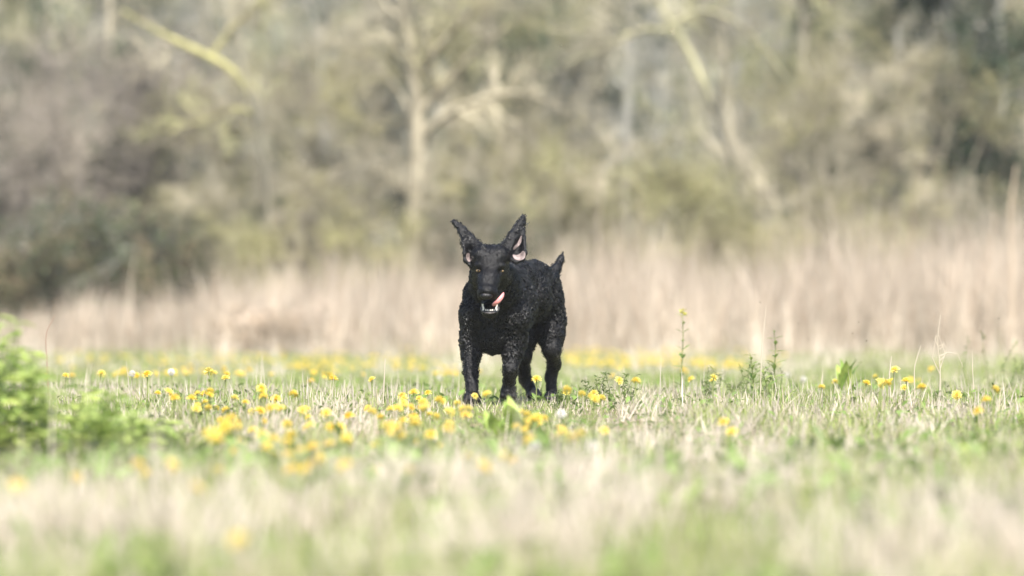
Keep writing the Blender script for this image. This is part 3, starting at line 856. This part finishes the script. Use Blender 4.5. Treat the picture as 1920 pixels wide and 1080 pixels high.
# curls of the coat
r = np.random.default_rng(77)
tri_c = Vd[Fg].mean(1)
ar = np.linalg.norm(np.cross(Vd[Fg[:, 2]] - Vd[Fg[:, 0]], Vd[Fg[:, 3]] - Vd[Fg[:, 1]]), axis=1) / 2
cf = cu[Fg].mean(1) ** 1.5
prob = ar * cf; prob /= prob.sum()
def roots(n):
    fi = r.choice(len(Fg), n, p=prob)
    p0 = tri_c[fi] + r.normal(0, .002, (n, 3)); n0 = Nd[Fg[fi, 0]]
    size = np.clip(.55 + .9 * (n3(p0, 17, 30) - .25), .5, 1.35) * (.45 + .55 * np.clip(cf[fi], 0, 1))
    return p0, n0, size
# wavy locks that lie along the coat
n = 21000
p0, n0, size = roots(n)
fl = np.array([.25, .55, -.8]) + r.normal(0, .75, (n, 3)); fl -= n0 * (fl * n0).sum(1, keepdims=True); fl /= np.linalg.norm(fl, axis=1, keepdims=True) + 1e-9
bt = np.cross(n0, fl)
K = 7
tt = np.linspace(0, 1, K)[None]
L = (r.uniform(.014, .034, n) * size)[:, None]; am = (r.uniform(.0022, .006, n) * size)[:, None]; ph = r.uniform(0, 6.28, (n, 1))
pts = p0[:, None] + fl[:, None] * (L * tt)[..., None] + bt[:, None] * (am * np.sin(ph + tt * 7.5))[..., None] + n0[:, None] * (.0015 + am * .8 * (1 + np.cos(ph + tt * 7.5)) * np.sin(np.pi * np.clip(tt + .12, 0, 1)))[..., None]
V, F = tubes(pts, np.array([.0021, .0028, .0029, .0026, .0022, .0016, .0005])[None] * (size * r.uniform(.7, 1.25, n))[:, None], 3)
o = mk('wavy_hair', V, F, M['curl'], dog); tag(o, kind='stuff')
# tighter ringlets between them
n = 3500
p0, n0, size = roots(n)
tg = np.cross(n0, r.normal(0, 1, (n, 3))); tg /= np.linalg.norm(tg, axis=1, keepdims=True) + 1e-9
bt = np.cross(n0, tg)
rad_c = r.uniform(.0035, .0075, n) * size
K = 6
th = np.linspace(-.5, 4.0, K)[None] + r.uniform(-.4, .4, (n, 1))
pts = p0[:, None] + n0[:, None] * (rad_c[:, None] * (.3 + np.sin(th)))[..., None] + tg[:, None] * (rad_c[:, None] * np.cos(th))[..., None] + bt[:, None] * (rad_c[:, None] * .4 * th)[..., None]
V, F = tubes(pts, np.linspace(.0019, .0006, K)[None] * r.uniform(.7, 1.3, (n, 1)), 3)
o = mk('curly_hair', V, F, M['curl'], dog); tag(o, kind='stuff')

def ball(name, c, rad, m, parent, rot=(0, 0, 0), seg_=16):
    bm = bmesh.new(); bmesh.ops.create_uvsphere(bm, u_segments=seg_, v_segments=seg_ // 2 + 2, radius=1)
    for v in bm.verts: v.co = Vector((v.co.x * rad[0], v.co.y * rad[1], v.co.z * rad[2]))
    me = bpy.data.meshes.new(name); bm.to_mesh(me); bm.free()
    for p in me.polygons: p.use_smooth = True
    me.materials.append(m)
    o = bpy.data.objects.new(name, me); col.objects.link(o); o.parent = parent
    o.location = c; o.rotation_euler = rot
    return o
for e in ((897.3, 507.6), (940, 508.2)):
    d = surf(*e)
    c = D(e[0], e[1], d + .0045)
    eye = ball('eye', c, (.0125, .0105, .0072), M['iris'], dog)
    ball('pupil', (-.0012, -.0088, .0012), (.0048, .0025, .0048), M['pupil'], eye)
d = surf(912, 553)
nose = ball('nose', D(912, 554.5, d + .012), (.029, .020, .0165), M['nose'], dog)
for s in (-1, 1):
    ball('nostril', (s * .0125, -.0165, -.003), (.0078, .0045, .0058), M['nostril'], nose)
# tongue licking the lip
tp, tr_ = poly([D(925, 571, -.36), D(929, 569, -.388), D(933.5, 565.5, -.402), D(938.5, 560, -.40), D(942.5, 554, -.39), D(944, 549, -.378)], [.010, .011, .0125, .013, .0105, .004], 16)
V, F = tubes(tp[None], tr_[None], 10)
V = V.reshape(16, 10, 3); cen = tp[:, None]
V = cen + (V - cen) * np.array([.72, .45, .9])
mk('tongue', V.reshape(-1, 3), F, M['tongue'], dog)
# lower lip and teeth, in a U round the open jaw
ang = np.linspace(-.15, math.pi + .15, 15)
U = np.stack([D(918.5 - 16 * math.cos(a), 578 + 9.5 * max(math.sin(a), -.2) , -.315 - .06 * max(math.sin(a), 0)) for a in ang])
V, F = tubes(U[None], np.full((1, 15), .0052), 6)
mk('lower_lip', V, F, M['lip'], dog)
def tooth(pxy, L, w):
    d = -.315 - .052 * math.sin(math.acos(max(-1, min(1, (918.5 - pxy[0]) / 16))))
    b = D(pxy[0], pxy[1], d)
    V, F = tubes(np.stack([b, b + np.array([0, -.002, L * .6]), b + np.array([0, -.003, L])])[None], np.array([[w, w * .75, w * .15]]), 6)
    mk('tooth', V, F, M['tooth'], dog)
for x in (906.5, 930.5): tooth((x, 583), .024, .0058)
for x in np.linspace(911, 926.5, 6): tooth((x, 587 - abs(x - 918.7) * .12), .017, .0050)
for x in (905, 931.5): tooth((x, 570), -.018, .0050)

def patch(name, polygon, m, parent, off=.004):
    """a thin skin laid on the surface inside a photo outline"""
    pg = np.array(polygon, float)
    for _ in range(2):                                               # round the outline
        nx_ = np.roll(pg, -1, axis=0); pg = np.stack([pg * .75 + nx_ * .25, pg * .25 + nx_ * .75], axis=1).reshape(-1, 2)
    c = pg.mean(0); n_ = len(pg); R_ = 7
    uv = np.concatenate([[c]] + [c + (pg - c) * (k + 1) / R_ for k in range(R_)])
    dep = np.array([surf(x, y, -.3, .1) or -.15 for x, y in uv]); dep = np.minimum(dep, np.median(dep) + .04)
    for _ in range(3):                                               # even out the grid steps
        g = dep[1:].reshape(R_, n_); g = (g + np.roll(g, 1, 1) + np.roll(g, -1, 1) + np.concatenate([g[:1], g[:-1]]) + np.concatenate([g[1:], g[-1:]])) / 5
        dep = np.concatenate([[g[0].mean()], g.ravel()])
    V = np.array([D(x, y, d - off) for (x, y), d in zip(uv, dep)])
    T = np.array([(0, 1 + (i + 1) % n_, 1 + i) for i in range(n_)])
    Q = np.array([(1 + k * n_ + i, 1 + k * n_ + (i + 1) % n_, 1 + (k + 1) * n_ + (i + 1) % n_, 1 + (k + 1) * n_ + i) for k in range(R_ - 1) for i in range(n_)])
    B = V + np.array([0, .003, 0]); m_ = len(V)
    return mk(name, np.concatenate([V, B]), [np.concatenate([T, T[:, ::-1] + m_]), np.concatenate([Q, Q[:, ::-1] + m_])], m, parent)
patch('inner_ear', [(979, 438), (971, 453), (961, 465), (963, 470), (970, 464), (978, 455)], M['skin'], dog)
patch('ear_fold', [(960, 476), (967, 479), (975, 476), (981, 469), (986, 475), (984, 485), (975, 489), (964, 486)], M['skin'], dog)
patch('inner_ear', [(873, 481), (876, 473), (884, 477), (889, 484), (883, 490), (877, 491)], M['skin'], dog)

# ------------------------------------------------------------------ dandelions
def dandelion_parts():
    r = np.random.default_rng(3)
    p, q = poly([(0, 0, -.01), (.004, .002, .045), (.002, 0, .085), (0, 0, .12)], [.0026, .0024, .0022, .003], 7)
    V, F = tubes(p[None], q[None], 5)
    sm = []
    for hh in (.07, .10, .135):
        so = mk('dandelion', V * np.array([1, 1, hh / .12]), F, M['stalk']); sm.append((hh, so.data)); bpy.data.objects.remove(so)
    N = 46
    u = (np.arange(N) + .5) / N; a = np.arange(N) * 2.39996
    el = -.12 + 1.5 * (1 - u)                                        # inner rays stand up, outer lie flat
    L = .0205 * (.80 + .25 * u)
    d = np.stack([np.cos(a) * np.cos(el), np.sin(a) * np.cos(el), np.sin(el)], axis=1)
    V, F = leaf_batch(np.tile([0, 0, -.002], (N, 1)) + d * .003, d, L, .0075, sag=.05, r=r)
    ho = mk('flower_head', V, F, M['petal'], None, np.ones(3)); hm = ho.data; bpy.data.objects.remove(ho)
    N = 90
    u = (np.arange(N) + .5) / N; a = np.arange(N) * 2.39996; z = 1 - 1.8 * u
    d = np.stack([np.cos(a) * np.sqrt(1 - z * z), np.sin(a) * np.sqrt(1 - z * z), z], axis=1)
    V, F = leaf_batch(np.tile([0, 0, .004], (N, 1)) + d * .008, d + np.roll(d, 1, axis=1) * .3, .013, .009, sag=.0, r=r)
    co = mk('seed_head', V, F, M['fluff'], None, np.ones(3)); cm = co.data; bpy.data.objects.remove(co)
    return sm, hm, cm
STEM, HEAD, CLOCK = dandelion_parts()
r = np.random.default_rng(88)
def dandelion(px, py, label, group, clock=False, s=None):
    s = s or r.uniform(.75, 1.2)
    hh, stem = STEM[r.integers(3)]
    g = on_ground(px, py, (hh + .005) * s)
    o = add_mesh_obj('dandelion_clock' if clock else 'dandelion', stem, None, g, (r.normal(0, .12), r.normal(0, .12), r.uniform(0, 6)), s)
    add_mesh_obj('seed_head' if clock else 'flower_head', CLOCK if clock else HEAD, o, (0, 0, hh), (r.normal(.25, .45), r.normal(0, .45), 0))
    return tag(o, label, 'dandelion', group)
# those that stand out
for px, py, lb in [(1350, 789, 'upper of two close yellow dandelions low right of the dog'), (1369, 807, 'lower of two close yellow dandelions low right of the dog'),
                   (405, 880, 'large blurred yellow dandelion, biggest at lower left'), (362, 914, 'blurred yellow dandelion just below the biggest one at lower left'),
                   (251, 868, 'leftmost of three close yellow dandelions beside the nettles'), (274, 886, 'middle and lowest of three close yellow dandelions beside the nettles'),
                   (298, 868, 'rightmost of three close yellow dandelions beside the nettles'), (440, 1008, 'lowest blurred yellow dandelion near the bottom edge at left'),
                   (18, 905, 'blurred yellow dandelion at the left edge below the nettles'), (134, 893, 'blurred yellow dandelion under the nettles at left'),
                   (401, 822, 'yellow dandelion right of the nettles, above three close ones'), (490, 813, 'bright yellow dandelion between the nettles and the dog'),
                   (537, 862, 'single yellow dandelion below the drift left of the dog'), (1840, 768, 'lowest orange-yellow dandelion near the right edge'),
                   (1852, 748, 'middle of three stacked yellow dandelions near the right edge'), (1864, 728, 'topmost of three stacked yellow dandelions near the right edge'),
                   (1728, 724, 'yellow dandelion under the branched dry stalk at right'), (1792, 738, 'yellow dandelion between the dry stalk and the right edge trio'),
                   (900, 695, 'yellow dandelion between the forelegs of the dog'), (1003, 708, 'yellow dandelion between the hind legs of the dog')]:
    dandelion(px, py, lb, 'yellow dandelions', s=1.1)
def drift(n, x0, x1, y0, y1, label):
    m = max(2, n // 5)                                               # loose clusters with gaps between
    cx = r.uniform(x0, x1, m); cy = r.uniform(y0, y1, m)
    for i in range(n):
        j = r.integers(m)
        dandelion(cx[j] + r.normal(0, (x1 - x0) * .10), float(np.clip(cy[j] + r.normal(0, (y1 - y0) * .22), y0 - 4, y1 + 6)), label, label)
drift(24, 120, 420, 688, 706, 'yellow dandelion in the far blurred drift left of the dog')
drift(22, 420, 660, 684, 704, 'yellow dandelion in the far drift nearest the left of the dog')
drift(34, 460, 870, 722, 772, 'yellow dandelion in the drift level with the forelegs, left of the dog')
drift(84, 400, 890, 768, 872, 'yellow dandelion in the near drift low left of the dog')
drift(16, 190, 440, 735, 800, 'yellow dandelion between the nettles and the drift')
drift(24, 1058, 1300, 650, 706, 'yellow dandelion in the dense far drift right of the dog')
drift(8, 1300, 1560, 655, 690, 'yellow dandelion behind the tall weeds at right')
drift(18, 930, 1125, 775, 822, 'yellow dandelion in the patch below the dog')
drift(16, 1560, 1900, 686, 745, 'yellow dandelion scattered in the grass at right')
drift(8, 1060, 1200, 705, 740, 'yellow dandelion beside the hind paws')
for px, py, lb in [(1332, 690, 'white dandelion clock behind the tall yellow weed'), (1364, 681, 'white dandelion clock right of the tall yellow weed'), (1540, 658, 'white dandelion clock farthest out at right'),
                   (1476, 702, 'white dandelion clock beside the bushy weed stem'), (1512, 708, 'white dandelion clock between bushy weed and green clump'), (822, 708, 'white dandelion clock just left of the dog'),
                   (1110, 835, 'blurred white dandelion clock below the dog'), (1055, 775, 'large white dandelion clock in front of the hind paw'), (862, 690, 'white dandelion clock touching the foreleg of the dog'),
                   (248, 700, 'white dandelion clock in the far left drift'), (325, 697, 'white dandelion clock right of another in the far left drift'), (1000, 838, 'blurred white dandelion clock in the pale grass below the dog')]:
    dandelion(px, py, lb, 'white dandelion clocks', True, s=.95)
# the rest of the far flowers, too small to pick apart
X = []; 
n = 700
V0 = np.array([v.co for v in HEAD.vertices]); F0 = np.array([list(p.vertices) for p in HEAD.polygons])
fs = Soup()
for _ in range(n):
    x0, x1 = (1060, 1400) if r.uniform() < .5 else (100, 860)
    g = on_ground(r.uniform(x0, x1), 642 + 52 * r.uniform() ** .6 + (10 if x1 < 900 else 0), .09)
    if g[1] > 33.5: continue
    if vnoise(g[0] * .9, g[1] * .5, 33) < .36: continue
    fs.add(V0[:] * 1.0 + g + np.array([0, 0, .09]), F0, (1, 1, 1))
tag(fs.build('far_dandelions', mat('far_petals', (.86, .76, .26), .6, base2=(.86, .70, .16), nscale=3, trans=.25)), 'scattered far yellow dandelions of the drifts', 'flowers', kind='stuff')

# ------------------------------------------------------------------ leafy plants
LEAFM = [leaf_mesh('leaf', .09, .05, M['leaf'], (.31, .41, .13), .25, .15, .03, i) for i in range(3)]
LEAFB = [leaf_mesh('leaf', .16, .06, M['leaf'], (.27, .38, .10), .35, .12, .04, i + 5) for i in range(3)]
LEAFS = [leaf_mesh('leaf', .05, .016, M['leaf'], (.20, .29, .09), .2, .15, .03, i + 9) for i in range(3)]
def stem_mesh(h, rad, tint, lean, seed, K=8):
    rr = np.random.default_rng(seed)
    pts = [(0, 0, -.02)]
    for i in range(1, 5): pts.append((lean[0] * h * i / 4 + rr.normal(0, .008), lean[1] * h * i / 4 + rr.normal(0, .008), h * i / 4))
    p, q = poly(pts, np.linspace(rad, rad * .4, 5), K)
    return p, q
def upright_plant(name, loc, h, npairs, label, cat, group=None, lmesh=LEAFM, ls=1.0, rad=.004, tint=(.18, .25, .08), lean=(0, 0), seed=0, start=.15, pitch=-.1):
    rr = np.random.default_rng(seed)
    root = empty(name, loc)
    p, q = stem_mesh(h, rad, tint, lean, seed)
    V, F = tubes(p[None], q[None], 5)
    mk('stem', V, F, M['leaf'], root, np.array(tint))
    for i in range(npairs):
        t_ = start + (1 - start) * (i + .5) / npairs
        c = np.array([np.interp(t_ * 7, np.arange(8), p[:, k]) for k in range(3)])
        a0 = i * 1.57 + rr.uniform(-.3, .3)
        for s in (0, math.pi):
            sc_ = ls * rr.uniform(.75, 1.15) * (1.15 - .6 * t_)
            add_mesh_obj('leaf', lmesh[rr.integers(3)], root, c, (rr.uniform(-.3, .3), pitch + rr.uniform(-.35, .25), a0 + s), sc_)
    return tag(root, label, cat, group)
def rosette(name, loc, n, L, label, cat, group=None, lmesh=LEAFB, seed=0, up=.7):
    rr = np.random.default_rng(seed)
    root = empty(name, loc)
    for i in range(n):
        a = i * 2.4 + rr.uniform(-.3, .3)
        s = L / .16 * rr.uniform(.7, 1.15)
        add_mesh_obj('leaf', lmesh[rr.integers(3)], root, (math.cos(a) * .012, math.sin(a) * .012, .0), (rr.uniform(-.4, .4), -up * rr.uniform(.5, 1.5), a), s)
    return tag(root, label, cat, group)

# nettle stand at the left edge
r = np.random.default_rng(91)
NG = 'nettles of the stand at the left edge'
for i in range(36):
    px = r.uniform(-70, 310) if i > 3 else (2, 12, 30, 50)[i]
    Yp = r.uniform(11.2, 13.0)
    X = (px - 960) * Yp / FPX
    top = np.interp(px, [-60, 30, 90, 150, 250, 310], [590, 640, 690, 735, 790, 825]) + r.uniform(-35, 45)
    if i < 2: top = 585 + i * 40
    hgt = CAMH + (HOR - top) * Yp / FPX
    upright_plant('nettle', (X, Yp, float(ground_z(X, Yp))), max(.1, hgt), 9, 'tallest nettle of the blurred green stand at the left edge' if i == 0 else 'leafy green nettle in the blurred stand at the left edge', 'plant', NG, ls=r.uniform(1.1, 1.6), lean=(r.normal(0, .1), r.normal(0, .1)), seed=100 + i)
for i, (px, py, L) in enumerate([(200, 830, .13), (330, 850, .12), (270, 820, .12), (120, 860, .14), (40, 830, .14)]):
    rosette('dock_plant', on_ground(px, py + 45, .0), 9, L, 'broad-leaved green dock at the foot of the nettle stand', 'plant', 'docks at the foot of the nettles', seed=300 + i)
# docks and leafy clumps standing alone
for i, (px, py, n, L, lb) in enumerate([
        (968, 818, 10, .17, 'bright green dock plant directly in front of the dog'),
        (925, 822, 7, .11, 'small green dock plant left of the bigger one before the dog'),
        (1585, 747, 12, .19, 'dark green leafy clump right of the bushy weed stems'),
        (1845, 900, 11, .16, 'blurred green leafy clump low at the right edge'),
        (1730, 905, 8, .13, 'blurred green leafy clump left of the one at the right edge'),
        (1215, 905, 9, .15, 'blurred green leafy clump below right of the dog'),
        (1270, 990, 9, .14, 'blurred green leafy clump near the bottom edge, right of the middle'),
        (440, 985, 9, .13, 'blurred green leafy clump near the bottom at left'),
        (670, 975, 7, .12, 'blurred olive leafy clump low left of the middle'),
        (905, 960, 8, .12, 'blurred pale green leafy clump low in the middle'),
        (345, 860, 8, .12, 'dark green leafy clump right of the three close dandelions'),
        (540, 792, 6, .10, 'small green leafy clump in the drift left of the dog'),
        (1600, 890, 8, .12, 'blurred green leafy clump between the right edge clumps and the middle'),
        (1060, 1000, 9, .14, 'blurred green leafy clump at the bottom edge in the middle')]):
    rosette('leafy_clump' if i > 1 else 'dock_plant', on_ground(px, py, .0), n, L, lb, 'plant', None, seed=400 + i, up=1.15 if i == 2 else .95)
# weeds that stand sharp beside the dog
def flower_cluster(root, c, n, rad, seed):
    rr = np.random.default_rng(seed)
    d = rr.normal(0, 1, (n, 3)); d[:, 2] = np.abs(d[:, 2])
    V, F = leaf_batch(np.tile(c, (n, 1)) + rr.normal(0, rad * .5, (n, 3)), d, rad * .8, rad * .55, sag=0, r=rr)
    mk('flower_cluster', V, F, mat_bud, root, np.array([.62, .58, .12]))
mat_bud = mat('pale_yellow_buds', tint=True, rough=.6, trans=.3)
def weed(px, top, base, lb, pairs, ls, seed, flowers=True, lean=(0, 0), lm=LEAFS):
    g = on_ground(px, base, 0)
    hgt = CAMH + (HOR - top) * g[1] / FPX - g[2]
    o = upright_plant('tall_weed', g, hgt, pairs, lb, 'weed', None, lmesh=lm, ls=ls, rad=.0042, tint=(.30, .36, .14), lean=lean, seed=seed, start=.12, pitch=-.35)
    if flowers: flower_cluster(o, np.array([lean[0] * hgt, lean[1] * hgt, hgt]), 22, .022, seed)
    return o
weed(1276, 585, 748, 'tall thin weed with a pale yellow flower top right of the dog', 9, 1.2, 1, True, (.03, 0))
weed(1452, 618, 752, 'upright leafy weed stem with buds, right of the thin straw', 10, 1.45, 2, False, (.0, 0))
weed(1408, 662, 755, 'short bushy weed left of the upright leafy stem', 9, 1.4, 3, False, (.05, 0))
weed(1440, 690, 755, 'low bushy weed between the bushy weed and leafy stem', 7, 1.4, 4, False, (-.1, 0))
weed(390, 712, 790, 'small dark leafy weed standing in the drift at left', 6, 1.5, 5, False, (.05, 0))
weed(300, 742, 800, 'low dark weed left of the small leafy weed', 4, .9, 6, False)
weed(692, 735, 790, 'small dark green weed left of the forelegs', 4, 1.0, 7, False)
def cleavers(px, py, n, lb, seed, spread=.12, hmax=.12):
    rr = np.random.default_rng(seed)
    g = on_ground(px, py, 0)
    root = empty('cleavers_clump', g)
    for i in range(n):
        x, y = rr.normal(0, spread, 2); h_ = rr.uniform(.4, 1) * hmax
        p, q = stem_mesh(h_, .002, None, (rr.normal(0, .4), rr.normal(0, .4)), seed * 50 + i)
        p = p + np.array([x, y, 0])
        V, F = tubes(p[None], q[None], 4)
        s = Soup(); s.add(V, F, (.15, .2, .07))
        m_ = 26
        t_ = rr.uniform(1, 7, m_)
        c = np.stack([np.interp(t_, np.arange(8), p[:, k]) for k in range(3)], axis=1)
        dv = rr.normal(0, 1, (m_, 3)); dv[:, 2] = dv[:, 2] * .5 + .3
        V, F = leaf_batch(c, dv, .026, .007, r=rr)
        s.add(V, F, np.repeat(np.array([.12, .185, .05]) * rr.uniform(.7, 1.3, (m_, 1)), 8, axis=0))
        s.build('sprig', M['leaf'], root)
    return tag(root, lb, 'plant')
cleavers(1130, 762, 14, 'low feathery green plant just right of the hind paws', 1, .11, .16)
cleavers(1385, 752, 18, 'low feathery green plant at the foot of the bushy weeds', 2, .13, .2)
cleavers(1898, 742, 14, 'dark feathery green plant at the right edge', 3, .13, .36)
cleavers(400, 790, 9, 'dark feathery plant at the foot of the small leafy weed at left', 4, .1, .09)
cleavers(1060, 765, 7, 'small feathery green plant touching the hind paw', 5, .06, .09)

# ------------------------------------------------------------------ dry stalks that stand out
def stalk(px_list, Y, rad, lb, tint=(.60, .53, .43), side=()):
    b = P(px_list[0][0], px_list[0][1], Y)
    b[2] = min(b[2], float(ground_z(b[0], b[1])))
    root = empty('dry_stalk', b)
    pts = [np.zeros(3)] + [P(x, y, Y) - b for x, y in px_list]
    p, q = poly(pts, np.linspace(rad, rad * .5, len(pts)), 14, 1)
    V, F = tubes(p[None], q[None], 5)
    mk('stem', V, F, M['straw'], root, np.array(tint))
    for s in side:
        p, q = poly([P(x, y, Y) - b for x, y in s], np.linspace(rad * .7, rad * .4, len(s)), 2 * len(s) - 1, 0)
        V, F = tubes(p[None], q[None], 4)
        mk('side_stem', V, F, M['straw'], root, np.array(tint))
    return tag(root, lb, 'stalk', 'dry stalks')
stalk([(1426, 740), (1428, 660), (1434, 600), (1437, 572)], 16.1, .0028, 'tall thin pale straw left of the upright leafy weed')
stalk([(716, 800), (719, 740), (722, 672)], 15.4, .0045, 'thick upright pale straw left of the dog')
stalk([(644, 790), (643, 750), (646, 712)], 15.5, .003, 'short upright straw far left of the dog', side=[[(643, 750), (652, 738), (656, 728)]])
stalk([(90, 740), (88, 680), (84, 625), (103, 592)], 17.0, .0042, 'tall crooked brown stalk rising above the nettles', (.40, .28, .22))
stalk([(1762, 750), (1764, 690), (1757, 640), (1764, 590)], 16.5, .0034, 'branched dry stalk standing tallest at right', side=[[(1764, 690), (1772, 662), (1760, 628)], [(1762, 668), (1778, 661), (1796, 664), (1806, 688)], [(1758, 648), (1753, 636), (1756, 628)], [(1763, 676), (1771, 668), (1774, 655)], [(1762, 655), (1768, 650), (1770, 641)], [(1762, 700), (1748, 670), (1756, 630)], [(1760, 650), (1770, 645), (1775, 655)]])
stalk([(1716, 740), (1714, 690), (1727, 648)], 16.3, .0036, 'bent dry stalk left of the branched one')
stalk([(1826, 730), (1824, 690), (1823, 658)], 16.4, .0032, 'short straight dry stalk right of the branched one')
stalk([(1670, 745), (1668, 700), (1672, 668)], 16.2, .0045, 'stout dry stalk farthest left of the right-hand group')
stalk([(1898, 470), (1893, 400), (1902, 335), (1906, 310)], 33, .016, 'tall pale reed stem rising at the right edge', (.62, .50, .38))
stalk([(1855, 480), (1860, 430), (1866, 400)], 33, .012, 'shorter reed stem left of the tall one at the right edge', (.55, .44, .34))

# midges in the air
for px, py in ((1425, 567), (1497, 606), (1516, 636), (1599, 625), (1610, 604), (1625, 639), (1873, 597)):
    o = ball('midge', P(px, py, 16.2), (.0022, .004, .0026), M['midge'], None, (random.random(), random.random(), random.random()), 8)
    tag(o, 'tiny dark midge hovering over the meadow right of the dog', 'insect', 'midges in the air')

# ------------------------------------------------------------------ the bright air between the meadow and the wood
bm = bmesh.new(); bmesh.ops.create_cube(bm, size=1.0)
me = bpy.data.meshes.new('haze'); bm.to_mesh(me); bm.free()
hm = bpy.data.materials.new('haze'); hm.use_nodes = True
hn = hm.node_tree.nodes
hn.remove(hn['Principled BSDF'])
pv = hn.new('ShaderNodeVolumePrincipled')
pv.inputs['Color'].default_value = (.93, .95, 1.0, 1)
pv.inputs['Density'].default_value = 0.0007
hm.node_tree.links.new(pv.outputs[0], hn['Material Output'].inputs['Volume'])
me.materials.append(hm)
o = bpy.data.objects.new('haze', me); col.objects.link(o)
o.scale = (700, 480, 26); o.location = (0, 175, 10.5)
tag(o, 'bright thin haze over the meadow and the wood', 'haze', kind='stuff')
